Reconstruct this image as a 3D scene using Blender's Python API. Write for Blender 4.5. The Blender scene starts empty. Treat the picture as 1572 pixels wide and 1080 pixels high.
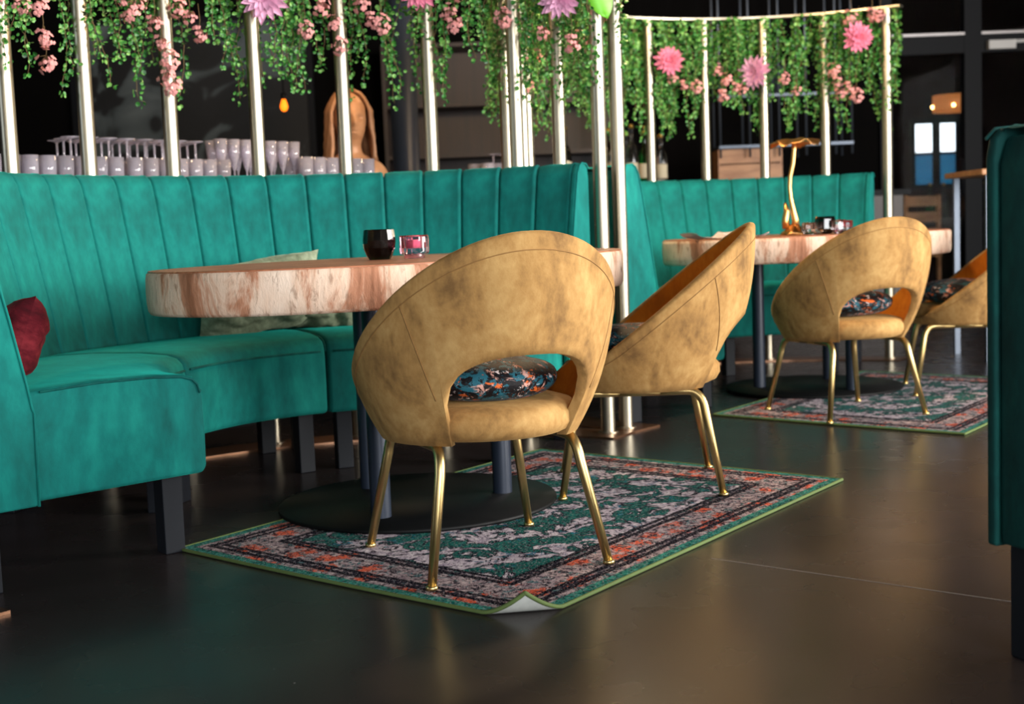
import bpy, math, random
from math import cos, sin, pi, radians as R, sqrt
from mathutils import Vector, Matrix, noise

# ---------------------------------------------------------------- camera, world, light
scene = bpy.context.scene
C = scene.collection
FOC, PITCH, ROLL, CAMH = 2011.0, 0.092, -0.038, 0.80      # focal length in pixels of the 1572 x 1080 frame
cam = bpy.data.cameras.new('camera'); camo = bpy.data.objects.new('camera', cam); C.objects.link(camo)
fw = Vector((0, cos(PITCH), -sin(PITCH))); rt0 = Vector((1, 0, 0)); up0 = rt0.cross(fw)
rt = cos(ROLL)*rt0 + sin(ROLL)*up0; up = -sin(ROLL)*rt0 + cos(ROLL)*up0
M = Matrix((rt, up, -fw)).transposed().to_4x4(); M.translation = (0, 0, CAMH)
camo.matrix_world = M
cam.sensor_width = 36.0; cam.lens = FOC/1572*36.0; cam.clip_start = 0.05; cam.clip_end = 100
cam.dof.use_dof = True; cam.dof.focus_distance = 3.15; cam.dof.aperture_fstop = 4.0
scene.camera = camo

world = bpy.data.worlds.new('world'); scene.world = world; world.use_nodes = True
world.node_tree.nodes['Background'].inputs[0].default_value = (0.55, 0.66, 0.8, 1)
world.node_tree.nodes['Background'].inputs[1].default_value = 0.6

def area(name, loc, aim, sx, sy, power, col):
    l = bpy.data.lights.new(name, 'AREA'); l.shape = 'RECTANGLE'; l.size = sx; l.size_y = sy
    l.energy = power; l.color = col
    o = bpy.data.objects.new(name, l); C.objects.link(o); o.location = loc
    d = Vector(aim) - Vector(loc)
    o.rotation_euler = d.to_track_quat('-Z', 'Z').to_euler()
    return o
# daylight in the window openings of the right, front (behind the camera) and left walls
for k, y in enumerate((-2.3, 0.6, 3.6)):
    area('daylight_right', (5.9, y, 1.65), (0, y, 1.60), 2.2, 2.3, (110, 560, 480)[k], (1.0, 0.96, 0.90))
for k, x in enumerate((-3.0, 0.0, 3.0)):
    area('daylight_front', (x, -3.9, 1.65), (x, 0, 1.5), 2.2, 2.3, (15, 70, 440)[k], (0.96, 0.98, 1.0))
area('daylight_left', (-4.9, 1.6, 1.7), (0, 1.8, 1.5), 2.2, 2.3, 30, (0.78, 0.89, 1.0))

vs = scene.view_settings
vs.view_transform = 'Standard'; vs.look = 'None'; vs.gamma = 1.0; vs.use_curve_mapping = False
vs.exposure = 0.0
rnd = random.Random(7)

# ---------------------------------------------------------------- helpers
def srgb(r, g, b):
    f = lambda c: (c/255/12.92) if c <= 10.3 else ((c/255+0.055)/1.055)**2.4
    return (f(r), f(g), f(b), 1.0)

class NT:
    def __init__(self, name):
        self.m = bpy.data.materials.new(name); self.m.use_nodes = True
        self.t = self.m.node_tree; self.b = self.t.nodes['Principled BSDF']
    def node(self, ty, **kw):
        n = self.t.nodes.new(ty)
        for k, v in kw.items(): setattr(n, k, v)
        return n
    def put(self, sock, v):
        if v is None: return
        if hasattr(v, 'is_output'): self.t.links.new(v, sock)
        else: sock.default_value = v
    def math(self, op, a, b=None, c=None, clamp=False):
        n = self.node('ShaderNodeMath', operation=op, use_clamp=clamp)
        self.put(n.inputs[0], a); self.put(n.inputs[1], b); self.put(n.inputs[2], c)
        return n.outputs[0]
    def coord(self, kind='Object', scale=(1, 1, 1), loc=(0, 0, 0)):
        tc = self.node('ShaderNodeTexCoord'); mp = self.node('ShaderNodeMapping')
        self.t.links.new(tc.outputs[kind], mp.inputs[0])
        mp.inputs['Scale'].default_value = scale; mp.inputs['Location'].default_value = loc
        return mp.outputs[0]
    def noise(self, vec, scale, detail=4, rough=0.55, dist=0.0, out='Fac'):
        n = self.node('ShaderNodeTexNoise'); self.put(n.inputs['Vector'], vec)
        n.inputs['Scale'].default_value = scale; n.inputs['Detail'].default_value = detail
        n.inputs['Roughness'].default_value = rough; n.inputs['Distortion'].default_value = dist
        return n.outputs[out]
    def vor(self, vec, scale, feature='F1', out='Distance'):
        n = self.node('ShaderNodeTexVoronoi', feature=feature); self.put(n.inputs['Vector'], vec)
        n.inputs['Scale'].default_value = scale
        return n.outputs[out]
    def step(self, v, a, b):      # smooth 0..1 between a and b
        n = self.node('ShaderNodeMapRange', interpolation_type='SMOOTHSTEP')
        self.put(n.inputs[0], v); n.inputs[1].default_value = a; n.inputs[2].default_value = b
        return n.outputs[0]
    def mix(self, f, a, b):
        n = self.node('ShaderNodeMix', data_type='RGBA')
        self.put(n.inputs[0], f); self.put(n.inputs[6], a); self.put(n.inputs[7], b)
        return n.outputs[2]
    def ramp(self, f, stops):
        n = self.node('ShaderNodeValToRGB'); self.put(n.inputs[0], f)
        e = n.color_ramp.elements
        while len(e) < len(stops): e.new(0.5)
        for i, (p, c) in enumerate(stops): e[i].position = p; e[i].color = c
        return n.outputs[0]
    def bump(self, h, strength=0.3, dist=0.01):
        n = self.node('ShaderNodeBump'); n.inputs['Strength'].default_value = strength
        n.inputs['Distance'].default_value = dist; self.put(n.inputs['Height'], h)
        self.t.links.new(n.outputs[0], self.b.inputs['Normal'])
    def set(self, **kw):
        names = dict(color='Base Color', rough='Roughness', metal='Metallic', ior='IOR', trans='Transmission Weight', sheen='Sheen Weight',
                     sheenr='Sheen Roughness', sheent='Sheen Tint', spec='Specular IOR Level', emit='Emission Color', emits='Emission Strength', coat='Coat Weight', sss='Subsurface Weight')
        for k, v in kw.items(): self.put(self.b.inputs[names[k]], v)
        return self

def plain(name, col, rough=0.5, metal=0.0, var=0.12, vscale=8.0, **kw):
    n = NT(name); v = n.coord('Object')
    f = n.noise(v, vscale, 5)
    d = tuple(c*(1-var) for c in col[:3])+(1,); l = tuple(min(1, c*(1+var)) for c in col[:3])+(1,)
    n.set(color=n.mix(f, d, l), rough=rough, metal=metal, **kw)
    return n.m

def velvet(name, dark, mid, light, sheen=0.6, scale=6.0, streak=(1, 1, 0.45)):
    n = NT(name); v = n.coord('Object', streak)
    a = n.noise(v, scale, 6, 0.62, 0.5); b = n.noise(v, scale*6, 4, 0.6); c = n.noise(n.coord('Object'), 260, 2)
    f = n.math('ADD', n.math('MULTIPLY', a, 0.72), n.math('MULTIPLY', b, 0.28))
    col = n.ramp(f, [(0.34, dark), (0.5, mid), (0.66, light)])
    n.set(color=col, rough=0.85, sheen=sheen, sheenr=0.35, sheent=light, spec=0.25)
    n.bump(n.math('ADD', c, n.math('MULTIPLY', b, 1.5)), 0.18, 0.002)
    return n.m

def obj(name, verts, faces, mat, parent=None, smooth=True, uv=None, fm=None, me=None):
    if me is None:
        me = bpy.data.meshes.new(name); me.from_pydata([tuple(v) for v in verts], [], faces)
        mats = mat if isinstance(mat, (list, tuple)) else [mat]
        for m in mats: me.materials.append(m)
        if fm: me.polygons.foreach_set('material_index', fm)
        if smooth: me.polygons.foreach_set('use_smooth', [True]*len(me.polygons))
        if uv:
            l = me.uv_layers.new(name='UVMap')
            for lp in me.loops: l.data[lp.index].uv = uv[lp.vertex_index]
        me.update()
    o = bpy.data.objects.new(name, me); C.objects.link(o)
    if parent: o.parent = parent
    return o

def tag(o, label=None, cat=None, group=None, kind=None):
    if label: o['label'] = label
    if cat: o['category'] = cat
    if group: o['group'] = group
    if kind: o['kind'] = kind
    return o
def thing(name, label, cat, loc=(0, 0, 0), rz=0.0, group=None):
    o = bpy.data.objects.new(name, None); C.objects.link(o); o.empty_display_size = 0.05
    o.location = loc; o.rotation_euler = (0, 0, rz)
    return tag(o, label, cat, group)
def copy_tree(o, parent=None):
    c = o.copy(); C.objects.link(c); c.parent = parent
    for ch in list(o.children): copy_tree(ch, c)
    return c
def bevel(o, w, seg=2, ang=40):
    b = o.modifiers.new('bevel', 'BEVEL'); b.width = w; b.segments = seg; b.limit_method = 'ANGLE'; b.angle_limit = R(ang); b.harden_normals = False
    return o

class MB:            # collects shapes into one mesh
    def __init__(self): self.v = []; self.f = []; self.m = []
    def add(self, vs, fs, mi=0):
        k = len(self.v); self.v += [tuple(p) for p in vs]; self.f += [tuple(i+k for i in f) for f in fs]; self.m += [mi]*len(fs); return self
    def box(self, x0, x1, y0, y1, z0, z1, mi=0):
        return self.add([(x, y, z) for z in (z0, z1) for y in (y0, y1) for x in (x0, x1)],
                        [(0, 2, 3, 1), (4, 5, 7, 6), (0, 1, 5, 4), (2, 6, 7, 3), (0, 4, 6, 2), (1, 3, 7, 5)], mi)
    def tube(self, pts, r, seg=10, mi=0, closed=False):
        pts = [Vector(p) for p in pts]; n = len(pts); vs = []; fs = []
        rr = r if isinstance(r, (list, tuple)) else [r]*n
        prev = None
        for i, p in enumerate(pts):
            if closed: t = pts[(i+1) % n]-pts[i-1]
            else: t = pts[min(i+1, n-1)]-pts[max(i-1, 0)]
            t.normalize()
            if prev is None:
                a = Vector((0, 0, 1)) if abs(t.z) < 0.9 else Vector((1, 0, 0)); a = (a-t*a.dot(t)).normalized()
            else: a = (prev-t*prev.dot(t)).normalized()
            prev = a; b = t.cross(a)
            for k in range(seg):
                q = 2*pi*k/seg; vs.append(p+(a*cos(q)+b*sin(q))*rr[i])
        for i in range(n if closed else n-1):
            j = (i+1) % n
            for k in range(seg):
                k2 = (k+1) % seg; fs.append((i*seg+k, i*seg+k2, j*seg+k2, j*seg+k))
        if not closed:
            fs.append(tuple(range(seg-1, -1, -1))); fs.append(tuple((n-1)*seg+k for k in range(seg)))
        return self.add(vs, fs, mi)
    def lathe(self, prof, seg=24, c=(0, 0, 0), mi=0, closed=False):
        vs = []; fs = []; n = len(prof)
        for r, z in prof:
            for k in range(seg):
                a = 2*pi*k/seg; vs.append((c[0]+r*cos(a), c[1]+r*sin(a), c[2]+z))
        for i in range(n if closed else n-1):
            j = (i+1) % n
            for k in range(seg):
                k2 = (k+1) % seg; fs.append((i*seg+k, i*seg+k2, j*seg+k2, j*seg+k))
        if not closed:
            fs.append(tuple(range(seg-1, -1, -1))); fs.append(tuple((n-1)*seg+k for k in range(seg)))
        return self.add(vs, fs, mi)
    def sector(self, prof, a0, a1, n, c=(0, 0), cap=True, mi=0):     # closed (r,z) profile swept over an angle
        vs = []; fs = []; m = len(prof)
        for i in range(n+1):
            a = a0+(a1-a0)*i/n
            for r, z in prof: vs.append((c[0]+r*cos(a), c[1]+r*sin(a), z))
        for i in range(n):
            for k in range(m):
                k2 = (k+1) % m; fs.append((i*m+k, i*m+k2, (i+1)*m+k2, (i+1)*m+k))
        if cap: fs.append(tuple(range(m-1, -1, -1))); fs.append(tuple(n*m+k for k in range(m)))
        return self.add(vs, fs, mi)
    def build(self, name, mat, parent=None, smooth=True):
        return obj(name, self.v, self.f, mat, parent, smooth, fm=self.m if any(self.m) else None)

def flat_box(name, x0, x1, y0, y1, z0, z1, mat, parent=None, bv=0.0):
    o = MB().box(x0, x1, y0, y1, z0, z1).build(name, mat, parent, smooth=False)
    if bv: bevel(o, bv)
    return o

# ---------------------------------------------------------------- materials
TEAL = velvet('teal_velvet', srgb(2, 82, 78), srgb(4, 108, 102), srgb(18, 136, 124), 1.0, 5.0)
TEALD = velvet('teal_velvet_seam', srgb(3, 62, 60), srgb(6, 84, 80), srgb(20, 110, 100), 0.3)
GOLDV = velvet('gold_velvet', srgb(112, 82, 46), srgb(156, 118, 68), srgb(180, 144, 90), 0.45, 9.0, (1, 1, 0.7))
GOLDV_BOUNCE = velvet('gold_velvet_bounce_tint', srgb(150, 78, 10), srgb(186, 104, 14), srgb(205, 125, 28), 0.2, 7.0)  # inside of the gold shell: bounce light in the bowl put into the colour
SEAMG = plain('brown_stitching', srgb(136, 98, 50), 0.8)
BRASS = NT('brushed_brass').set(color=srgb(206, 178, 120), metal=1.0, rough=0.34).m
n_ = NT('champagne_metal'); n_.set(color=n_.mix(n_.noise(n_.coord('Object', (1, 1, 0.15)), 30, 4), srgb(158, 150, 132), srgb(176, 168, 150)), metal=1.0, rough=0.34); CHAMP = n_.m
n_ = NT('copper_strip'); n_.set(color=srgb(150, 112, 88), metal=1.0, rough=0.35); COPPER = n_.m
BLACKST = plain('black_steel', srgb(13, 15, 20), 0.6, 0.0, 0.15, spec=.2)
BLUEST = plain('blue_black_steel', srgb(34, 42, 56), 0.38, 0.2, 0.1)
DISC = plain('black_disc_steel', srgb(6, 7, 8), 0.55, 0.0, 0.2, spec=.2)
LEGBLK = plain('black_painted_wood', srgb(14, 18, 25), 0.6, 0.0, 0.2, spec=.25)

def glass(name, col, rough=0.02, ior=1.45):
    return NT(name).set(color=col, trans=1.0, rough=rough, ior=ior).m
GLASS = glass('clear_glass', (0.97, 0.95, 0.96, 1))
BARGL = NT('bar_glassware').set(color=srgb(238, 230, 242), trans=0.72, rough=0.06, ior=1.5, spec=.8).m
PANE = glass('partition_glass', (.9, .92, .93, 1), .0, 1.04)
SMOKE = glass('smoked_glass', srgb(60, 52, 48), 0.03)
PINKG = glass('pink_crystal', srgb(246, 178, 198), 0.04)

n_ = NT('polished_dark_concrete'); v_ = n_.coord('Object')
a_ = n_.noise(v_, 0.9, 6, 0.6, 0.6); b_ = n_.noise(v_, 7, 5, 0.65); s_ = n_.noise(v_, 60, 2)
f_ = n_.math('ADD', n_.math('MULTIPLY', a_, 0.6), n_.math('MULTIPLY', b_, 0.4))
base_ = n_.ramp(f_, [(0.3, srgb(38, 33, 33)), (0.5, srgb(43, 37, 37)), (0.7, srgb(49, 42, 42))])
spk_ = n_.step(n_.noise(v_, 95, 1, 0.4), 0.80, 0.84)
n_.set(color=n_.mix(spk_, base_, srgb(130, 126, 122)), rough=n_.math('ADD', n_.math('MULTIPLY', n_.noise(v_, 3, 3), 0.14), 0.20), spec=0.30)
FLOOR = n_.m
DARKW = plain('charcoal_wall', srgb(8, 7, 7), 0.95, 0, 0.3, 1.5, spec=.08)
DARKC = plain('black_ceiling', srgb(12, 11, 11), 0.95, spec=.1)
PALEW = plain('grey_plaster', srgb(120, 116, 110), 0.9)
n_ = NT('dark_brown_wood'); v_ = n_.coord('Object', (1, 1, 0.08))
n_.set(color=n_.ramp(n_.noise(v_, 22, 5, 0.6, 0.4), [(0.3, srgb(20, 11, 8)), (0.6, srgb(42, 23, 16)), (0.8, srgb(58, 33, 23))]), rough=0.45); DWOOD = n_.m
n_ = NT('light_wood'); v_ = n_.coord('Object', (0.2, 1, 1))
n_.set(color=n_.ramp(n_.noise(v_, 20, 5, 0.6, 0.4), [(0.3, srgb(140, 92, 58)), (0.7, srgb(190, 140, 98))]), rough=0.5); LWOOD = n_.m

# ---------------------------------------------------------------- room
X0, X1, Y0, Y1, ZC = -5.0, 6.0, -4.0, 11.0, 3.3
fl = MB().box(X0-0.3, 9.0, Y0-0.3, 16.3, -0.12, 0).build('floor', FLOOR, smooth=False); tag(fl, kind='structure')
jt = MB()
d_ = Vector((0.465, -0.375, 0)).normalized(); s_ = Vector((d_.y, -d_.x, 0))*0.0013
p0 = Vector((0.46, 3.085, 0)); p1 = Vector((2.9, 3.085-2.44*0.375/0.465, 0))
jt.add([p0-s_, p0+s_, p1+s_, p1-s_, p0-s_+Vector((0, 0, .0006)), p0+s_+Vector((0, 0, .0006)), p1+s_+Vector((0, 0, .0006)), p1-s_+Vector((0, 0, .0006))],
       [(0, 1, 2, 3), (7, 6, 5, 4), (0, 4, 5, 1), (1, 5, 6, 2), (2, 6, 7, 3), (3, 7, 4, 0)])
jt.build('expansion_joint', plain('pale_joint_filler', srgb(112, 106, 102), 0.7), fl, smooth=False)
cl = MB().box(X0-0.3, 9.0, Y0-0.3, 16.3, ZC, ZC+0.15).build('ceiling', DARKC, smooth=False); tag(cl, kind='structure')

def wall_with_openings(name, axis, pos, thick, a0, a1, z1, opens, mat):
    m = MB()
    def b(p, q, za, zb):
        if q-p < 1e-4 or zb-za < 1e-4: return
        if axis == 'x': m.box(pos, pos+thick, p, q, za, zb)
        else: m.box(p, q, pos, pos+thick, za, zb)
    cur = a0
    for (p, q, za, zb) in opens:
        b(cur, p, 0, z1); b(p, q, 0, za); b(p, q, zb, z1); cur = q
    b(cur, a1, 0, z1)
    return tag(m.build(name, mat, smooth=False), kind='structure')
wn = [0]
def window(axis, pos, p, q, za, zb):
    wn[0] += 1; m = MB(); w = 0.05
    def b(a, bb, c, d):
        if axis == 'x': m.box(pos-0.03, pos+0.03, a, bb, c, d)
        else: m.box(a, bb, pos-0.03, pos+0.03, c, d)
    b(p, p+w, za, zb); b(q-w, q, za, zb); b(p+w, q-w, za, za+w); b(p+w, q-w, zb-w, zb)
    return tag(m.build('window_%d' % wn[0], BLACKST, smooth=False), kind='structure')
ro = [(y-1.15, y+1.15, 0.45, 2.85) for y in (-2.3, 0.6, 3.6)]
fo = [(x-1.15, x+1.15, 0.45, 2.85) for x in (-3.0, 0.0, 3.0)]
wall_with_openings('wall_right', 'x', X1, 0.25, Y0, Y1, ZC, ro, PALEW)
wall_with_openings('wall_front', 'y', Y0-0.25, 0.25, X0, X1+0.25, ZC, fo, PALEW)
wall_with_openings('wall_left', 'x', X0-0.25, 0.25, Y0, Y1, ZC, [(0.45, 2.75, 0.45, 2.85)], DARKW)
for a in ro: window('x', X1+0.15, *a)
for a in fo: window('y', Y0-0.15, *a)
window('x', X0-0.15, 0.45, 2.75, 0.45, 2.85)
wall_with_openings('wall_back', 'y', Y1, 0.2, X0, 3.12, ZC, [], DARKW)

# ---------------------------------------------------------------- layout frame: booths stand in a row along U
ANG = R(53.3)
U = Vector((cos(ANG), sin(ANG), 0)); V = Vector((-sin(ANG), cos(ANG), 0))
C1 = Vector((-0.335, 3.842, 0)); C2 = Vector((1.403, 6.170, 0))
def row(t, v, z=0.0): return C1+U*t+V*v+Vector((0, 0, z))

# ---------------------------------------------------------------- banquette modules
HALF = R(27.15); RM = 0.95; NCH = 8; DCH = 2*HALF/NCH
def profile_channel(ztop):
    k = (ztop-0.43)/(1.043-0.43)
    P = [(1.140, .43), (1.150, .49), (1.162, .55), (1.180, .64), (1.200, .73), (1.222, .83), (1.240, .91), (1.254, .97), (1.263, 1.005), (1.276, 1.028), (1.294, 1.041), (1.314, 1.043), (1.330, 1.036)]
    return [(r, .43+(z-.43)*k) for r, z in P]
def channel_mesh(ztop):
    P = profile_channel(ztop); TS = (-1, -.97, -.92, -.86, -.8, -.7, -.4, 0, .5, .85, .95, 1); NS = 11; vs = []; fs = []
    for i, (r, z) in enumerate(P):
        a = Vector(P[min(i+1, len(P)-1)])-Vector(P[max(i-1, 0)]); a.normalize(); nx, nz = -a.y, a.x
        for s in range(NS+1):
            t = TS[s]; bl = 0.0065*(1-abs(t)**6)+.0045*math.exp(-((t+.86)/.10)**2) - (0.012 if abs(t) > 0.999 else 0)
            ang = t*DCH*0.5*0.994
            rr = r+nx*bl; vs.append((rr*cos(ang), rr*sin(ang), z+nz*bl))
    w = NS+1
    for i in range(len(P)-1):
        for s in range(NS): fs.append((i*w+s, i*w+s+1, (i+1)*w+s+1, (i+1)*w+s))
    return vs, fs
seat_prof = [(.668, .205), (.660, .225), (.658, .32), (.660, .405), (.667, .437), (.684, .456), (.715, .466), (.80, .474), (.95, .477), (1.08, .472), (1.165, .464), (1.165, .205)]
def shell_prof(ztop):
    P = profile_channel(ztop)
    inner = [(r+0.014, z-(0.012 if i > 8 else 0)) for i, (r, z) in enumerate(P)]
    return [(1.160, .205)]+inner[:-1]+[(1.335, ztop-0.03), (1.345, ztop-0.06), (1.345, .205)]
def end_prof(ztop):
    P = profile_channel(ztop)
    return [(1.128, .200), (1.124, .42)]+[(r-0.012, z) for r, z in P[:9]]+[(1.270, ztop-.006), (1.290, ztop+.005), (1.325, ztop+.003), (1.345, ztop-.015), (1.352, ztop-.05), (1.352, .200)]

def make_module(ztop, legs=((.745, 5.5), (1.235, 3.0))):
    root = thing('banquette', 'x', 'banquette')
    s = MB().sector(seat_prof, -HALF+R(.35), HALF-R(.35), 20, (-RM, 0)).build('seat', TEAL, root); bevel(s, 0.012, 3, 50)
    MB().tube([(.657*cos(a)-RM, .657*sin(a), .418) for a in [(-HALF+R(2))+(2*HALF-R(4))*i/16 for i in range(17)]], 0.0035, 6).build('piping', TEALD, s)
    for sg in (-1, 1):
        a = sg*(HALF-R(.35)); e = sg*0.003
        pts = [(r*cos(a)-RM, r*sin(a), z) for r, z in [(.672, .415), (.678, .437), (.693, .452), (.722, .461), (.80, .468), (.95, .471), (1.10, .465)]]
        pts = [(x-sin(a)*e, y+cos(a)*e, z) for x, y, z in pts]
        MB().tube(pts, 0.003, 6).build('piping', TEALD, s)
    b = MB().sector(shell_prof(ztop), -HALF+R(.25), HALF-R(.25), 20, (-RM, 0)).build('backrest', TEAL, root); bevel(b, 0.008, 2, 60)
    cm = None
    for k in range(NCH):
        if cm is None:
            vs, fs = channel_mesh(ztop); o = obj('backrest_channel', vs, fs, TEAL, b); cm = o.data
        else: o = obj('backrest_channel', None, None, None, b, me=cm)
        o.location = (-RM, 0, 0); o.rotation_euler = (0, 0, -HALF+DCH*(k+.5))
    lm = None
    for (r, da) in legs:
        for sg in (-1, 1):
            if lm is None:
                o = MB().box(-.0275, .0275, -.0275, .0275, 0, .21).build('leg', LEGBLK, root, smooth=False); lm = o.data; bevel(o, .003)
            else:
                o = obj('leg', None, None, None, root, me=lm); bevel(o, .003)
            a = sg*(HALF-R(da)); o.location = (r*cos(a)-RM, r*sin(a), 0); o.rotation_euler = (0, 0, a)
    return root
def end_panel(root, sg, ztop):
    a = sg*(HALF-R(.1)); a2 = a+sg*R(1.05)
    o = MB().sector(end_prof(ztop), min(a, a2), max(a, a2), 2, (-RM, 0)).build('end_panel', TEAL, root); bevel(o, .006, 3, 50)
    P = end_prof(ztop)[:-2]; a3 = a2+sg*R(.05)
    MB().tube([((r+.004)*cos(a3)-RM, (r+.004)*sin(a3), z) for r, z in P], 0.0035, 6).build('piping', TEAL, o)
def place_module(root, c, mid):
    root.location = (c[0]+RM*cos(mid), c[1]+RM*sin(mid), 0); root.rotation_euler = (0, 0, mid)
ZT = 1.040
MID = R(143.6)
mod0 = make_module(ZT)
mods = {}
first = True
for bi, c in ((1, C1), (2, C2)):
    for k, off in ((0, 2*HALF), (1, 0.0), (2, -2*HALF)):
        r_ = mod0 if first else copy_tree(mod0); first = False
        place_module(r_, c, MID+off); mods[(bi, k)] = r_
for bi in (1, 2):
    end_panel(mods[(bi, 0)], 1, ZT); end_panel(mods[(bi, 2)], -1, ZT)
LBL = {(1, 0): 'teal velvet curved banquette end section with burgundy pillow and bright end panel', (1, 1): 'middle curved teal velvet banquette section holding the sage pillows, beside the bar glasses',
       (1, 2): 'teal velvet banquette section behind the dark glass and pink candle holder',
       (2, 0): 'teal velvet banquette section whose end panel stands behind two brass poles and tilted chair', (2, 1): 'middle teal velvet banquette section behind table with gold mushroom sculpture',
       (2, 2): 'teal velvet banquette end section near the glazed door, behind mushroom sculpture'}
for k, r_ in mods.items(): tag(r_, LBL[k], 'banquette', 'teal banquette sections')
# lone banquette seen from its outer side, beside the camera
C0 = Vector((2.135, 2.765, 0)); ZT0 = 0.945
TEAL_KEEP = TEAL; TEAL = velvet('shaded_teal_velvet', srgb(2, 44, 42), srgb(3, 58, 55), srgb(8, 76, 70), 0.5, 9.0)  # darker copy of the teal velvet, the shade on this back put into the colour
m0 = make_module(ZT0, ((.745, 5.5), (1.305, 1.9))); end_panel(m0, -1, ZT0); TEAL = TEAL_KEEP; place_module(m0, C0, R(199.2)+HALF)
tag(m0, 'teal velvet banquette turned away, outer back coloured dark for shade, black leg', 'banquette', 'teal banquette sections')

# ---------------------------------------------------------------- brass pole rings that carry the vines
RP = 1.395
def make_frame(c, a_first, n, label):
    root = thing('plant_frame', label, 'frame', (c[0], c[1], 0), 0, 'brass pole screens')
    a0, a1 = R(a_first-3.5), R(a_first+14*(n-1)+3.5)
    o = MB().sector([(1.280, 0), (1.455, 0), (1.455, .007), (1.280, .007)], a0, a1, 60).build('base_strip', COPPER, root, smooth=False)
    o = MB().sector([(1.365, 1.940), (1.425, 1.940), (1.425, 1.952), (1.365, 1.952)], a0, a1, 60).build('top_rail', CHAMP, root, smooth=False)
    pm = None
    for k in range(n):
        if pm is None:
            o = MB().lathe([(.040, .007), (.040, .011), (.0275, .012), (.0275, 1.941)], 20).build('pole', CHAMP, root); pm = o.data
            e = o.modifiers.new('split', 'EDGE_SPLIT'); e.split_angle = R(40)
        else:
            o = obj('pole', None, None, None, root, me=pm); e = o.modifiers.new('split', 'EDGE_SPLIT'); e.split_angle = R(40)
        a = R(a_first+14*k); o.location = (RP*cos(a), RP*sin(a), 0)
    return root
make_frame(C1, 60.0, 13, 'arc of champagne brass poles with top rail behind the banquette with sage pillows')
make_frame(C2, 58.5, 13, 'arc of champagne brass poles with top rail behind the banquette with mushroom table')

# ---------------------------------------------------------------- tables
n_ = NT('bark_slab_edge'); v_ = n_.coord('Object', (1, 1, 0.35)); v2_ = n_.coord('Object')
a_ = n_.noise(v_, 7, 6, 0.65, 0.8); b_ = n_.noise(v_, 60, 5, 0.7, 0.3); k_ = n_.vor(n_.coord('Object', (1, 1, 1.1)), 6.5)
col_ = n_.ramp(a_, [(0.34, srgb(226, 204, 184)), (0.50, srgb(214, 184, 160)), (0.57, srgb(176, 122, 92)), (0.68, srgb(138, 88, 60))])
col_ = n_.mix(n_.math('MULTIPLY', n_.step(b_, 0.52, 0.68), 0.55), col_, srgb(120, 84, 60))
col_ = n_.mix(n_.math('SUBTRACT', 1.0, n_.step(k_, 0.03, 0.11)), col_, srgb(78, 52, 32))
n_.set(color=col_, rough=0.8); n_.bump(n_.math('ADD', b_, n_.math('MULTIPLY', a_, 1.0)), 0.5, 0.006); BARK = n_.m
n_ = NT('red_brown_wood_top'); v_ = n_.coord('Object', (0.25, 1.6, 1))
n_.set(color=n_.ramp(n_.noise(v_, 16, 6, 0.62, 1.2), [(0.3, srgb(128, 76, 50)), (0.55, srgb(166, 106, 74)), (0.75, srgb(190, 132, 98))]), rough=0.42); WTOP = n_.m

def make_table(label):
    root = thing('dining_table', label, 'table', group='oval slab tables')
    a, b, nn, z0, z1, N = 0.835, 0.50, 2.15, 0.622, 0.732, 150
    ring = []
    for i in range(N):
        t = 2*pi*i/N; cx, sy = cos(t), sin(t)
        ring.append(Vector((a*math.copysign(abs(cx)**(2/nn), cx), b*math.copysign(abs(sy)**(2/nn), sy), 0)))
    def loop(scale_off, z, jit=0.0):
        out = []
        for i, p in enumerate(ring):
            d = p.normalized(); j = jit*(noise.noise(Vector((p.x*9, p.y*9, z*14)))*1.0+0.5*noise.noise(Vector((p.x*30, p.y*30, z*30))))
            out.append((p.x+d.x*(scale_off+j), p.y+d.y*(scale_off+j), z))
        return out
    # slab core
    vs = []; fs = []
    top = [(0.0, 0)]
    L1 = loop(-.004, z1); L0 = loop(-.012, z0)
    vs = L0+L1; 
    fs = [(i, (i+1) % N, N+(i+1) % N, N+i) for i in range(N)]+[tuple(range(N-1, -1, -1)), tuple(range(N, 2*N))]
    top_o = obj('tabletop', vs, fs, WTOP, root, smooth=False); bevel(top_o, .003)
    zs = [(-.016, z0-.001), (-.006, z0-.001), (.000, z0+.008), (.003, z0+.03), (.003, z0+.06), (.002, z0+.09), (0, z1-.007), (-.005, z1-.004)]
    vs = []; fs = []
    for o_, z in zs: vs += loop(o_, z, .004 if 0 < o_ else .001)
    for k in range(len(zs)-1):
        for i in range(N):
            j = (i+1) % N; fs.append((k*N+i, k*N+j, (k+1)*N+j, (k+1)*N+i))
    obj('live_edge', vs, fs, BARK, root)
    MB().lathe([(.002, .0085), (.41, .0085), (.412, .012), (.41, .020), (.002, .022)], 64).build('base_disc', DISC, root)
    MB().lathe([(.002, .606), (.30, .606), (.30, .6215), (.002, .6215)], 48).build('top_plate', BLACKST, root, smooth=False)
    return root
def add_columns(root, angs, rz):
    cm = None
    for g in angs:
        a = R(g)-rz
        if cm is None:
            o = MB().lathe([(.029, .019), (.029, .607)], 24).build('column', BLUEST, root); cm = o.data
        else: o = obj('column', None, None, None, root, me=cm)
        e = o.modifiers.new('split', 'EDGE_SPLIT'); e.split_angle = R(40)
        o.location = (.255*cos(a), .255*sin(a), 0)
t1 = make_table('oval slab table with bark edge carrying dark glass and pink candle holder')
t2 = copy_tree(t1); t2['label'] = 'oval slab table with bark edge carrying gold mushroom sculpture'
t1.location = C1+Vector((.04, .0, 0)); t1.rotation_euler = (0, 0, ANG)
t2.location = C2+Vector((.02, .0, 0)); t2.rotation_euler = (0, 0, R(40))
add_columns(t1, (10, 130, 250), ANG); add_columns(t2, (60, 180, 300), R(40))

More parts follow.
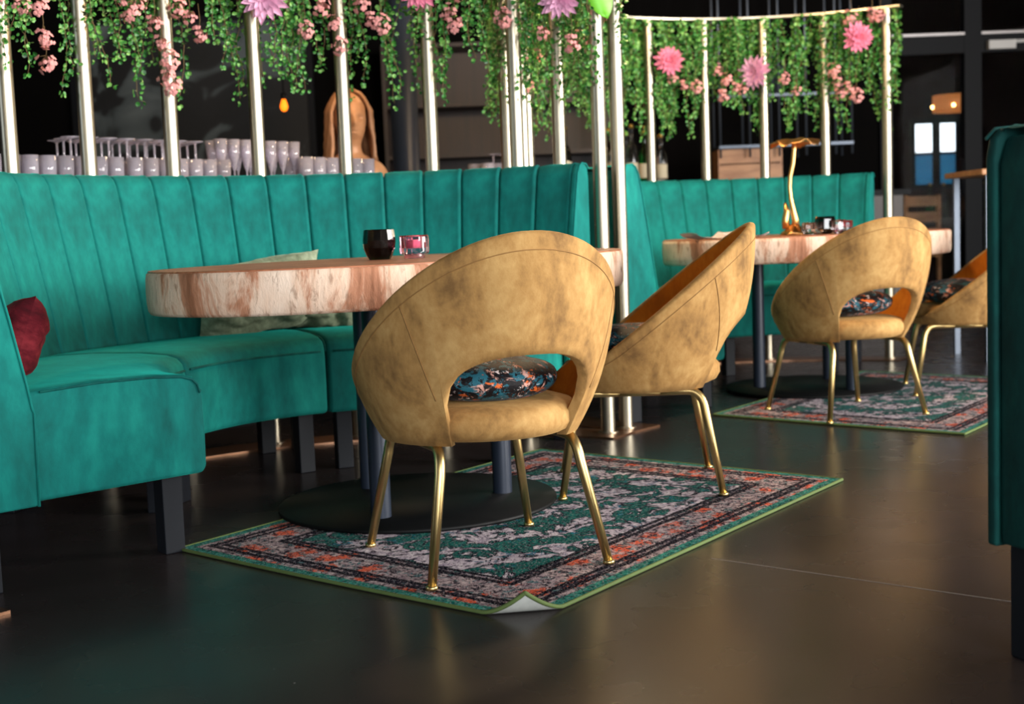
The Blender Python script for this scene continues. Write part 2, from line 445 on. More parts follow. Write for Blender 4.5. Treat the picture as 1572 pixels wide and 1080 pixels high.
# ---------------------------------------------------------------- rugs
def rug_material():
    n = NT('worn_oriental_rug')
    tc = n.node('ShaderNodeTexCoord'); sp = n.node('ShaderNodeSeparateXYZ'); n.t.links.new(tc.outputs['UV'], sp.inputs[0])
    x, y = sp.outputs[0], sp.outputs[1]      # metres along and across
    L, W = 1.66, 1.18
    vec = n.coord('UV')
    wob = n.math('MULTIPLY', n.math('SUBTRACT', n.noise(vec, 14, 3), 0.5), 0.012)
    dx = n.math('MINIMUM', x, n.math('SUBTRACT', L, x)); dy = n.math('MINIMUM', y, n.math('SUBTRACT', W, y))
    d = n.math('ADD', n.math('MINIMUM', dx, dy), wob)
    fine = n.noise(vec, 150, 3, 0.7); med = n.noise(vec, 42, 5, 0.75, 0.6); big = n.noise(vec, 9, 4, 0.6, 1.4)
    def band(c, w): return n.math('SUBTRACT', 1.0, n.step(n.math('ABSOLUTE', n.math('SUBTRACT', d, c)), w*0.6, w))
    pale = n.mix(n.step(med, .35, .65), srgb(140, 124, 142), srgb(208, 196, 200))
    green = n.mix(n.step(med, .35, .65), srgb(8, 60, 58), srgb(34, 110, 100))
    # field: scrollwork rings round the centre, broken by noise
    cx = n.math('DIVIDE', n.math('SUBTRACT', x, L/2), 0.62); cy = n.math('DIVIDE', n.math('SUBTRACT', y, W/2), 0.40)
    rad = n.math('SQRT', n.math('ADD', n.math('MULTIPLY', cx, cx), n.math('MULTIPLY', cy, cy)))
    wave = n.math('SINE', n.math('ADD', n.math('MULTIPLY', rad, 15.0), n.math('MULTIPLY', n.math('SUBTRACT', big, 0.5), 16.0)))
    wave = n.math('ADD', wave, n.math('MULTIPLY', n.math('SUBTRACT', med, 0.5), 3.6))
    field = n.mix(n.step(wave, -0.10, 0.25), green, pale)
    out = n.math('SUBTRACT', 1.0, n.step(n.math('ABSOLUTE', n.math('SUBTRACT', wave, 0.10)), 0.22, 0.62))
    out = n.math('MULTIPLY', out, n.step(n.noise(vec, 70, 3, 0.7), 0.36, 0.46))
    field = n.mix(out, field, srgb(22, 20, 32))
    field = n.mix(n.math('MULTIPLY', n.step(n.noise(vec, 18, 4, 0.7, 1.0), 0.60, 0.66), 0.8), field, srgb(16, 104, 128))
    # border with rust motifs
    vo = n.vor(vec, 11.0)
    bord = n.mix(n.step(med, .35, .65), srgb(118, 98, 108), srgb(190, 170, 168))
    bord = n.mix(n.math('MULTIPLY', n.math('SUBTRACT', 1.0, n.step(n.math('ADD', vo, n.math('MULTIPLY', n.math('SUBTRACT', med, .5), 1.1)), 0.30, 0.42)), 0.9), bord, srgb(208, 84, 44))
    bord = n.mix(n.math('MULTIPLY', n.step(n.noise(vec, 34, 4, 0.7, 0.8), 0.54, 0.60), 0.85), bord, srgb(34, 100, 104))
    bord = n.mix(n.math('MULTIPLY', n.step(n.noise(vec, 52, 4, 0.7, 0.8), 0.52, 0.56), 0.95), bord, srgb(26, 22, 32))
    col = n.mix(n.step(d, 0.205, 0.212), bord, field)
    for c_, w_ in ((.062, .011), (.088, .009), (.194, .011), (.220, .009)):
        col = n.mix(n.math('MULTIPLY', band(c_, w_), n.step(fine, 0.28, 0.40)), col, srgb(8, 8, 16))
    guard = n.math('MULTIPLY', n.math('ADD', band(.074, .012), band(.207, .011)), n.step(n.noise(vec, 60, 2), 0.46, 0.56))
    col = n.mix(guard, col, srgb(24, 22, 34))
    col = n.mix(n.math('SUBTRACT', 1.0, n.step(d, 0.030, 0.036)), col, n.mix(n.step(med, .4, .6), srgb(14, 78, 72), srgb(56, 136, 122)))
    col = n.mix(n.math('MULTIPLY', n.step(fine, 0.52, 0.64), 0.42), col, srgb(186, 172, 178))
    col = n.mix(n.math('MULTIPLY', n.step(n.noise(vec, 105, 4, .75), 0.52, 0.59), 0.7), col, srgb(14, 16, 28))
    n.set(color=col, rough=1.0, spec=0.02)
    n.bump(n.noise(vec, 240, 2, .6), 0.6, 0.003)
    return n.m
RUG = rug_material()
RUGB = plain('pale_rug_backing', srgb(176, 178, 172), 0.95, 0, 0.2, 60)
BIND = plain('olive_green_binding', srgb(80, 98, 48), 0.8, 0, 0.2, 40)
def make_rug(p0, e1, e2, label, curl):
    # p0 front corner, e1 along the length, e2 across
    p0, e1, e2 = Vector(p0), Vector(e1), Vector(e2); L, W = 1.66, 1.18
    NX, NY = 84, 60; T = .0075
    d1, d2 = e1.normalized(), e2.normalized(); diag = (d1+d2).normalized()
    root = thing('rug', label, 'rug', (p0+(e1+e2)*.5), 0, 'worn oriental rugs')
    o0 = p0+(e1+e2)*.5
    def pos(i, j):
        s, t = i/NX, j/NY; a, b = s*L, t*W
        p = e1*s+e2*t+p0-o0
        z = 0.0
        # gentle waviness of the front edge
        p += d1*(-0.010*sin(pi*t)*(1-s)**6)
        if curl:
            q = (a+b)/0.125
            if q < 1:
                k = (1-q)**1.5; z += 0.046*k; p += diag*(0.050*k)
        z += 0.0
        return Vector((p.x, p.y, z))
    vs = []; fs = []; uv = []
    # cluster rows near the curled corner
    for lay in (0, 1):
        for i in range(NX+1):
            for j in range(NY+1):
                ii = NX*(i/NX)**1.7; jj = NY*(j/NY)**1.7
                q = pos(ii, jj); q.z += T*lay + (0.0002 if lay == 0 else 0)
                vs.append(q); uv.append((ii/NX*L, jj/NY*W))
    n1 = (NX+1)*(NY+1); w = NY+1; fm = []
    for i in range(NX):
        for j in range(NY):
            a = i*w+j; fs.append((n1+a, n1+a+w, n1+a+w+1, n1+a+1)); fm.append(0)
            fs.append((a, a+1, a+w+1, a+w)); fm.append(1)
    obj('pile', vs, fs, [RUG, RUGB], root, uv=uv, fm=fm)
    edge = []
    g = lambda k, n, N: N*((k/n))**1.7
    for k in range(NX): edge.append(pos(g(k, NX, NX), 0))
    for k in range(NY): edge.append(pos(NX, g(k, NY, NY)))
    for k in range(NX, 0, -1): edge.append(pos(g(k, NX, NX), NY))
    for k in range(NY, 0, -1): edge.append(pos(0, g(k, NY, NY)))
    MB().tube([e+Vector((0, 0, .0050)) for e in edge], .0048, 6, closed=True).build('binding', BIND, root)
    return root
make_rug((.014, 2.616, 0), (.982, 1.340, 0), (-.905, .756, 0), 'worn teal and pink oriental rug with lifted corner under the shell chairs', True)
make_rug((1.630, 4.700, 0), (.985, 1.335, 0), (-.800, .722, 0), 'worn pale oriental rug under the mushroom table', False)

# ---------------------------------------------------------------- shell chairs
def make_chair():
    root = thing('shell_chair', 'x', 'chair')
    ZB, ZTOP, NP, NS = .318, .795, 96, 12
    def rad(ph, z):            # ph = 0 at the rear (-x), outer bowl radius
        t = max(0.0, min(1.05, (z-ZB)/(ZTOP-ZB))); g = 1-max(0.0, 1-t)**2.3; gs = 1-max(0.0, 1-t)**3.0
        rx = .236+.134*g if cos(ph) > 0 else .236+.116*g
        ry = .240+.096*gs
        return 1/sqrt((cos(ph)/rx)**2+(sin(ph)/ry)**2)
    def point(ph, z, inset=0.0):
        r = rad(ph, z)-inset; return Vector((-r*cos(ph), r*sin(ph), z))
    def zrim(ph):              # where the bowl meets the sloping rim plane
        z = .55
        for _ in range(40):
            x = point(ph, z).x; zz = .785-.765*(x+.365); z = .6*z+.4*max(ZB+.022, zz)
        # soften the top and the front of the rim
        return min(z, .7885-.10*(1-cos(ph))**2*.25) if cos(ph) > 0 else z
    HW = R(37)
    def zlow(ph):
        p = ((ph+pi) % (2*pi))-pi
        if abs(p) < HW: return max(ZB, .400+.128*sqrt(max(0, 1-abs(p/HW)**2.6)))-.0*p
        return ZB
    phs = []
    for i in range(NP): phs.append(2*pi*i/NP)
    phs = sorted(set([round(p, 5) for p in phs]+[round(x, 5) for x in (HW-.004, HW+.004, 2*pi-HW-.004, 2*pi-HW+.004)]))
    n = len(phs); TH = .026
    vo, fo, vi, fi = [], [], [], []
    cols = []
    for ph in phs:
        zl, zr = zlow(ph), zrim(ph); col = []
        th = TH*min(1, max(.35, (zr-ZB)/.12))
        for s in range(NS+1): col.append(point(ph, zl+(zr-zl)*s/NS))
        top = col[-1]; d = Vector((top.x, top.y, 0)).normalized()
        for q in range(1, 7):
            a = pi*q/6; col.append(Vector((top.x, top.y, top.z))-d*(th/2*(1-cos(a)))+Vector((0, 0, th*.42*sin(a))))
        inn = [col[-1]]
        for s in range(NS-1, -1, -1):
            z = zl+(zr-zl)*s/NS; inn.append(point(ph, z, th+.0))
        cols.append((col, inn))
    m = len(cols[0][0]); k = len(cols[0][1])
    for col, inn in cols:
        vo += col; vi += inn
    for i in range(n):
        j = (i+1) % n
        for s in range(m-1): fo.append((i*m+s, i*m+s+1, j*m+s+1, j*m+s))
        for s in range(k-1): fi.append((i*k+s, i*k+s+1, j*k+s+1, j*k+s))
    # close the lower edge (also the arch of the opening)
    base = len(vo)
    for col, inn in cols: vo.append(inn[-1])
    for i in range(n):
        j = (i+1) % n; fo.append((i*m, j*m, base+j, base+i))
    sh = obj('shell', vo, fo, GOLDV, root)
    obj('inner_lining', vi, fi, GOLDV_BOUNCE, root)
    # welt below the rim and the two seams running down to the opening
    rim = []
    for i in range(73):
        ph = R(-126)+R(252)*i/72
        rim.append(point(ph, zrim(ph)-.030*min(1, (zrim(ph)-ZB)/.15), -.0006))
    MB().tube(rim, .0012, 5).build('stitched_seam', SEAMG, sh)
    for sg in (-1, 1):
        pts = []
        for i in range(17):
            f = i/16; ph = sg*(R(50)-R(10)*f)
            z0, z1 = zrim(ph)-.03, max(zlow(ph), .43); pts.append(point(ph, z0+(z1-z0)*f, -.0003))
        MB().tube(pts, .0014, 5).build('stitched_seam', SEAMG, sh)
    # seat pad
    prof = [(.004, .322), (.17, .322), (.205, .325), (.224, .334), (.234, .352), (.233, .376), (.220, .392), (.19, .401), (.10, .404), (.004, .405)]
    so = MB().lathe(prof, 48).build('seat', GOLDV, root); so.scale = (1.04, 1.0, 1.0); so.location = (-.012, 0, 0)
    # tube legs: side rail under the seat, legs bend out of it
    lm = None
    for sx in (-1, 1):
        for sy in (-1, 1):
            tx, ty, fx, fy = .165*sx, .165*sy, .235*sx, .222*sy
            pts = [Vector((tx*.35, ty, .313)), Vector((tx*.8, ty, .313))]
            a, b, c_ = Vector((tx*.85, ty, .313)), Vector((tx*1.12, ty*1.03, .312)), Vector((tx*1.165, ty*1.07, .255))
            for i in range(1, 9):
                f = i/9; pts.append(a*(1-f)**2+b*2*f*(1-f)+c_*f*f)
            pts += [c_, Vector((fx, fy, .012))]
            o = MB().tube(pts, [.0125]*(len(pts)-1)+[.0105], 12).build('leg', BRASS, root)
            MB().lathe([(.012, .0085), (.014, .010), (.014, .016), (.0105, .019)], 12, (fx, fy, 0)).build('foot_cap', BRASS, o)
    for sy in (-1, 1):
        MB().tube([(-.062, .165*sy, .313), (.062, .165*sy, .313)], .0125, 12).build('side_rail', BRASS, root)
    MB().tube([(0, -.165, .313), (0, .165, .313)], .009, 10).build('cross_bar', BRASS, root)
    return root
CH = [((-.0855, 3.172), 112.8, 'gold velvet shell chair on lifted-corner rug, open back facing us, floral cushion'),
      ((.379, 4.004), 177.0, 'gold velvet shell chair in profile on the lifted-corner rug, inside coloured amber for bounce light'),
      ((1.357, 5.334), 109.0, 'gold velvet shell chair at mushroom table, open back facing us'),
      ((2.045, 5.900), 169.0, 'gold velvet shell chair at mushroom table half hidden by dark banquette')]
chair0 = make_chair()
n_ = NT('floral_velvet'); v_ = n_.coord('Object', (1, 1, 1.6))
c_ = n_.mix(n_.step(n_.noise(v_, 17, 4, .7, 1.0), .50, .56), srgb(16, 14, 18), srgb(34, 92, 108))
c_ = n_.mix(n_.step(n_.noise(v_, 15, 4, .7, 1.2, 'Color'), .55, .60), c_, srgb(196, 150, 138))
c_ = n_.mix(n_.step(n_.noise(n_.coord('Object', (1, 1, 1.6), (3, 5, 1)), 19, 4, .7, 1.0), .57, .62), c_, srgb(196, 92, 36))
c_ = n_.mix(n_.step(n_.noise(n_.coord('Object', (1, 1, 1.6), (9, 2, 4)), 26, 4, .75, 1.0), .55, .60), c_, srgb(12, 10, 14))
c_ = n_.mix(n_.math('MULTIPLY', n_.step(n_.noise(n_.coord('Object', (1, 1, 1.6), (1, 8, 7)), 30, 4, .75), .62, .66), .9), c_, srgb(224, 214, 214))
n_.set(color=c_, rough=.6, sheen=.05, sheenr=.3, spec=.2); n_.bump(n_.noise(v_, 60, 4, .7), .5, .004); FLORAL = n_.m
def cushion_mesh():
    prof = []; N = 18
    for i in range(N+1):
        a = -pi/2+pi*i/N; prof.append((max(.003, .192*(abs(cos(a))**.62)), .052*math.copysign(abs(sin(a))**1.0, sin(a))))
    m = MB().lathe(prof, 40)
    vs = []
    for x, y, z in m.v:
        w = noise.noise(Vector((x*9, y*9, z*9)))*.006; r = sqrt(x*x+y*y)
        vs.append((x, y, z+w*(1 if z > 0 else .15)))
    return vs, m.f
cv, cf = cushion_mesh(); cmesh = None
for i, ((x, y), g, lab) in enumerate(CH):
    c = chair0 if i == 0 else copy_tree(chair0)
    zoff = .0 if i != 99 else 0
    c.location = (x, y, 0); c.rotation_euler = (0, 0, R(g)); tag(c, lab, 'chair', 'gold shell chairs')
    lab2 = ['round floral velvet cushion showing through open back of chair on lifted-corner rug', 'dark floral cushion on the chair seen in profile',
            'round floral cushion showing through open back of chair at mushroom table', 'dark floral cushion on chair half hidden by dark banquette'][i]
    if cmesh is None: o = obj('seat_cushion', cv, cf, FLORAL); cmesh = o.data
    else: o = obj('seat_cushion', None, None, None, me=cmesh)
    d = Vector((cos(R(g)), sin(R(g)), 0)); o.location = Vector((x, y, .454))+d*(-.005)
    o.rotation_euler = (R(1.5), R(-2.0), R(g)+i*1.3); tag(o, lab2, 'cushion', 'floral seat cushions')

# ---------------------------------------------------------------- pillows on the banquettes
def pillow(name, w, h, t, mat, seed, label, loc, rot, group):
    N = 26; vs = []; fs = []
    for sgn in (1, -1):
        for i in range(N+1):
            for j in range(N+1):
                u, v = 2*i/N-1, 2*j/N-1
                k = (max(0, 1-u**4)*max(0, 1-v**4))**.55
                pin = 1-.09*(u*u*(1-v*v)*0+ (1-abs(u)**2)*abs(v)**3+(1-abs(v)**2)*abs(u)**3)
                x, y = u*w/2*(1-.07*(1-v*v)*abs(u)**3), v*h/2*(1-.07*(1-u*u)*abs(v)**3)
                wr = noise.noise(Vector((u*2.4+seed, v*2.4, seed)))*.4+noise.noise(Vector((u*4+v*3+seed, v*4-u*2, seed*2)))*.35
                vs.append((x, y, sgn*t/2*k*(1+wr*(.25 if mat is BURG else 1))))
    n1 = (N+1)**2; w_ = N+1
    for lay in (0, 1):
        for i in range(N):
            for j in range(N):
                a = lay*n1+i*w_+j; q = (a, a+w_, a+w_+1, a+1); fs.append(q if lay == 0 else q[::-1])
    o = obj(name, vs, fs, mat); o.location = loc; o.rotation_euler = rot
    return tag(o, label, 'pillow', group)
BURG = velvet('burgundy_velvet', srgb(48, 4, 12), srgb(92, 12, 26), srgb(140, 40, 50), .4, 12)
SAGE = velvet('sage_velvet', srgb(92, 100, 78), srgb(134, 144, 118), srgb(172, 182, 156), .4, 14)
def on_booth(c, deg, r, z): a = R(deg); return (c[0]+r*cos(a), c[1]+r*sin(a), z)
def lean(deg, tilt, spin=0.0):       # pillow standing against the backrest at this angle
    a = R(deg); q = Matrix.Rotation(a+pi/2, 3, 'Z') @ Matrix.Rotation(R(90-tilt), 3, 'X') @ Matrix.Rotation(R(spin), 3, 'Z')
    return q.to_euler()
pillow('pillow', .27, .21, .12, BURG, 3.1, 'burgundy velvet pillow tucked behind the banquette end panel', on_booth(C1, 206.0, 1.05, .568), lean(206.0, 20, 8), 'loose pillows')
pillow('pillow', .46, .29, .15, SAGE, 7.7, 'large crumpled sage green pillow whose corner rises above the slab table', on_booth(C1, 124, 1.0, .600), lean(124, 26, -9), 'loose pillows')
pillow('pillow', .34, .27, .12, SAGE, 1.9, 'smaller sage green pillow leaning beside the crumpled one, behind table column', on_booth(C1, 108, 1.03, .59), lean(108, 22, 6), 'loose pillows')

# ---------------------------------------------------------------- things on the tables
def lathe_thing(name, prof, mat, loc, label, cat, group=None, seg=32, closed=True):
    o = MB().lathe(prof, seg, closed=False).build(name, mat); o.location = loc
    return tag(o, label, cat, group)
ZT1 = .7325
o = MB().lathe([(.0305, 0), (.038, .012), (.046, .034), (.048, .055), (.044, .085), (.040, .0865), (.0425, .055), (.040, .034), (.031, .016), (.004, .012)], 14).build('votive_glass', SMOKE, smooth=False)
o.location = (-.372, 3.80, ZT1); tag(o, 'dark smoked glass votive with faceted sides on slab table', 'candle holder')
cr = thing('crystal_candle_holder', 'pink crystal candle holder with ribbed sides on slab table', 'candle holder', (-.272, 3.815, ZT1))
vs, fs = [], []
prof = [(.030, 0), (.030, .010), (.041, .013), (.043, .018), (.043, .062), (.040, .066), (.033, .066), (.031, .030), (.003, .028)]
m = MB(); SEG = 48
for i, (r, z) in enumerate(prof):
    for k in range(SEG):
        a = 2*pi*k/SEG; rr = r*(1-.055*(k % 4 == 0)*(3 <= i <= 5)); vs.append((rr*cos(a), rr*sin(a), z))
for i in range(len(prof)-1):
    for k in range(SEG): fs.append((i*SEG+k, i*SEG+(k+1) % SEG, (i+1)*SEG+(k+1) % SEG, (i+1)*SEG+k))
fs.append(tuple(range(SEG-1, -1, -1))); fs.append(tuple((len(prof)-1)*SEG+k for k in range(SEG)))
obj('crystal_body', vs, fs, PINKG, cr, smooth=False)
MB().lathe([(.003, .0285), (.019, .0285), (.019, .050), (.016, .052), (.003, .052)], 20).build('tealight', plain('pink_wax', srgb(246, 196, 210), .5), cr)
MB().tube([(0, 0, .052), (.001, 0, .060)], .001, 6).build('wick', plain('wick', srgb(60, 50, 40)), cr)

# gold mushroom sculpture
GOLDS = NT('polished_gold').set(color=srgb(226, 170, 104), metal=1.0, rough=.34).m
ms = thing('mushroom_sculpture', 'tall polished gold mushroom sculpture on slab table', 'sculpture', (1.33, 6.12, ZT1))
st = [(.012, 0, .03), (.010, 0, .07), (.000, 0, .12), (-.010, 0, .17), (-.014, 0, .22), (-.010, 0, .27), (.004, 0, .33), (.010, .0, .39), (.012, 0, .428)]
MB().tube(st, [.020, .016, .012, .010, .009, .009, .010, .010, .014], 14).build('stem', GOLDS, ms)
m = MB(); vs = []; fs = []; NR, NA = 9, 40
for lay in (0, 1):
    for i in range(NR+1):
        for k in range(NA):
            f = i/NR; a = 2*pi*k/NA; r = .012+f*.098*(1+.10*sin(3*a+1)+.06*sin(7*a))
            z = .440-.020*f**2+.012*f*sin(4*a+.5)+.006*f*sin(9*a) - (0.007*(1-f*.6) if lay else 0)
            vs.append((.012+r*cos(a), r*sin(a), z))
for lay in (0, 1):
    b = lay*(NR+1)*NA
    for i in range(NR):
        for k in range(NA):
            q = (b+i*NA+k, b+i*NA+(k+1) % NA, b+(i+1)*NA+(k+1) % NA, b+(i+1)*NA+k); fs.append(q[::-1] if lay else q)
n1 = (NR+1)*NA
for k in range(NA): k2 = (k+1) % NA; fs.append((NR*NA+k, NR*NA+k2, n1+NR*NA+k2, n1+NR*NA+k))
fs.append(tuple(range(NA))[::-1]); fs.append(tuple(n1+k for k in range(NA)))
obj('cap', vs, fs, GOLDS, ms)
vs, fs = [], []
prof = [(.003, 0), (.060, 0), (.058, .010), (.045, .022), (.030, .034), (.018, .045), (.003, .05)]
for i, (r, z) in enumerate(prof):
    for k in range(28):
        a = 2*pi*k/28; rr = r*(1+.12*sin(5*a)+.08*sin(3*a+1)); vs.append((rr*cos(a)+.004, rr*sin(a), z+.004*sin(6*a)*(0 < i)))
for i in range(len(prof)-1):
    for k in range(28): fs.append((i*28+k, i*28+(k+1) % 28, (i+1)*28+(k+1) % 28, (i+1)*28+k))
fs.append(tuple(range(27, -1, -1))); fs.append(tuple((len(prof)-1)*28+k for k in range(28)))
obj('base', vs, fs, GOLDS, ms)
MB().tube([(-.028, .012, .03), (-.034, .012, .07), (-.026, .012, .11), (-.034, .012, .15)], [.020, .017, .015, .006], 12).build('small_stem', GOLDS, ms)
def crystal(loc, r, h, mat, label):
    o = MB().lathe([(r*.62, 0), (r*.7, h*.1), (r, h*.3), (r, h*.85), (r*.92, h), (r*.75, h), (r*.7, h*.45), (.002, h*.4)], 10).build('crystal_candle_holder', mat, smooth=False)
    o.location = loc; return tag(o, label, 'candle holder', 'candle holders on the mushroom table')
crystal((1.362, 5.93, ZT1), .036, .055, GLASS, 'clear crystal candle holder at the foot of the mushroom sculpture')
crystal((1.405, 5.97, ZT1), .030, .040, GLASS, 'low clear crystal dish between mushroom sculpture and smoked votive')
crystal((1.455, 6.02, ZT1), .048, .080, SMOKE, 'dark smoked votive on mushroom table')
crystal((1.500, 5.95, ZT1), .034, .062, GLASS, 'clear ribbed candle holder in front of smoked votive')
crystal((1.545, 6.00, ZT1), .032, .058, PINKG, 'small pink crystal candle holder beside the smoked votive on mushroom table')
PAPER = plain('white_paper', srgb(226, 214, 218), .8, 0, .04)
for k, (x, y, rz, lab) in enumerate(((.865, 5.70, .35, 'white napkin with curled corner at end of mushroom table'), (1.03, 5.66, -.25, 'folded white paper menu on mushroom table behind profile chair'))):
    N = 12; vs = []; fs = []
    for lay in (0, 1):
        for i in range(N+1):
            for j in range(N+1):
                u, v = i/N-.5, j/N-.5
                vs.append((u*.19, v*.15, .003+.075*max(0, abs(u)*2-.45)**2*(1 if k == 0 else .7)+.006*(1+sin(u*9+v*5+k))*.4-.0012*lay))
    w_ = N+1
    for lay in (0, 1):
        for i in range(N):
            for j in range(N):
                a = lay*w_*w_+i*w_+j; q = (a, a+w_, a+w_+1, a+1); fs.append(q if lay == 0 else q[::-1])
    o = obj('napkin' if k == 0 else 'paper_menu', vs, fs, PAPER); o.location = (x, y, ZT1+.0005); o.rotation_euler = (0, 0, rz)
    tag(o, lab, 'napkin' if k == 0 else 'menu')

# ---------------------------------------------------------------- bar behind the banquettes
bar = thing('bar_counter', 'long dark brown wooden bar counter behind the banquettes, lined with glasses', 'bar', row(2.0, 1.95), ANG)
b_ = MB().box(-3.3, 3.6, -.36, .36, 1.00, 1.045).build('worktop', DWOOD, bar, smooth=False); bevel(b_, .006)
MB().box(-3.25, 3.55, -.24, .28, .10, 1.0).build('carcass', DWOOD, bar, smooth=False)
MB().box(-3.25, 3.55, -.20, .24, 0, .10).build('plinth', BLACKST, bar, smooth=False)
pm = None
for k in range(34):
    if pm is None: o = flat_box('front_plank', -.097, .097, -.018, 0, .10, .998, DWOOD, bar, .003); pm = o.data
    else: o = obj('front_plank', None, None, None, bar, me=pm); bevel(o, .003)
    o.location = (-3.15+.2*k, -.24, 0)
ZBAR = 1.0455
PR = {
 'tumbler': [(.003, 0), (.030, 0), (.034, .10), (.032, .10), (.0285, .010), (.003, .008)],
 'wine_glass': [(.003, 0), (.032, .002), (.042, .040), (.041, .065), (.028, .090), (.006, .100), (.0045, .105), (.0045, .170), (.010, .176), (.036, .181), (.036, .184), (.003, .186)],
 'champagne_flute': [(.003, 0), (.030, .001), (.030, .003), (.006, .008), (.004, .02), (.004, .06), (.012, .08), (.024, .13), (.030, .195), (.0285, .195), (.022, .13), (.008, .084), (.003, .083)],
 'rocks_glass': [(.003, 0), (.034, 0), (.038, .125), (.036, .125), (.0325, .014), (.003, .012)],
}
gm = {}
def put_glass(kind, t, v, label, group):
    if kind not in gm:
        o = MB().lathe(PR[kind], 14).build(kind, BARGL); gm[kind] = o.data
    else: o = obj(kind, None, None, None, me=gm[kind])
    o.location = row(t, v, ZBAR); o.rotation_euler = (0, 0, rnd.random()*6); tag(o, label, 'glass', group)
for k in range(9):
    for q in range(2): put_glass('tumbler', -.24+k*.076, 1.76+.08*q, 'clear tumbler in the rows standing in front of the upturned wine glasses', 'tumblers in front of wine glasses')
for k in range(8):
    for q in range(3): put_glass('wine_glass', .24+k*.088+.03*q, 1.86+.088*q, 'upturned clear wine glass standing on its rim on the bar', 'upturned wine glasses')
for k in range(7):
    put_glass('tumbler', .46+k*.076, 1.76, 'clear tumbler in the single row before the flutes', 'tumblers before the flutes')
for k in range(7):
    for q in range(2): put_glass('champagne_flute', .96+k*.072+.03*q, 1.82+.09*q, 'clear champagne flute standing upright on the bar', 'champagne flutes')
for k in range(6):
    for q in range(2): put_glass('rocks_glass', 1.42+k*.083, 1.78+.09*q, 'clear rocks glass on bar between flutes and bronze bust', 'rocks glasses beside the bust')
for k in range(4):
    for q in range(2): put_glass('wine_glass' if k > 1 else 'rocks_glass', 2.82+k*.085, 1.80+.09*q, ('upturned wine glass on bar beyond the dark round column' if k > 1 else 'rocks glass on bar beyond the dark round column'), 'glasses beyond the column')
BCOL = [srgb(30, 60, 30), srgb(90, 46, 14), srgb(190, 195, 200), srgb(20, 20, 24), srgb(20, 120, 40)]
BMAT = [glass('bottle_glass_%s' % n, c, .05) for n, c in zip(('green', 'amber', 'clear', 'black', 'bright_green'), BCOL)]
LABM = plain('cream_bottle_label', srgb(205, 190, 160), .7)
CAPM = plain('gold_bottle_cap', srgb(190, 150, 70), .3, .8)
BN = ('olive green', 'amber', 'clear', 'black', 'bright green')
bl = [(3.55, 1.80, 2), (3.66, 1.86, 1), (4.08, 1.78, 2), (4.18, 1.88, 1), (4.26, 1.76, 2), (4.36, 1.86, 3), (4.45, 1.78, 4), (4.56, 1.84, 0), (4.66, 1.78, 2), (4.78, 1.86, 3)]
bodym = {}
for i, (t, v, mi) in enumerate(bl):
    o = thing('bottle', BN[mi]+' glass bottle with cream label in bottle row at end of the bar', 'bottle', row(t, v, ZBAR), rnd.random()*6, 'bottles on the bar')
    s = .95+.2*rnd.random()
    p = [(.003, 0), (.036, 0), (.038, .006), (.038, .19), (.030, .225), (.014, .25), (.013, .315), (.015, .318), (.015, .328), (.003, .328)]
    MB().lathe([(r, z*s) for r, z in p], 18).build('glass_body', BMAT[mi], o)
    MB().lathe([(.0385, .06), (.0387, .061), (.0387, .15), (.0385, .151)], 18).build('paper_label', LABM, o)
    MB().lathe([(.003, .328*s), (.0155, .328*s), (.0155, .350*s), (.003, .352*s)], 14).build('cap', CAPM, o)

# dark round column beyond the bar
MB_ = MB().lathe([(.095, 0), (.095, .06), (.080, .065), (.080, 3.29)], 32).build('column', BLUEST)
MB_.location = (-.578, 7.78, 0); tag(MB_, 'dark blue-black round steel column rising behind the bar', 'column')

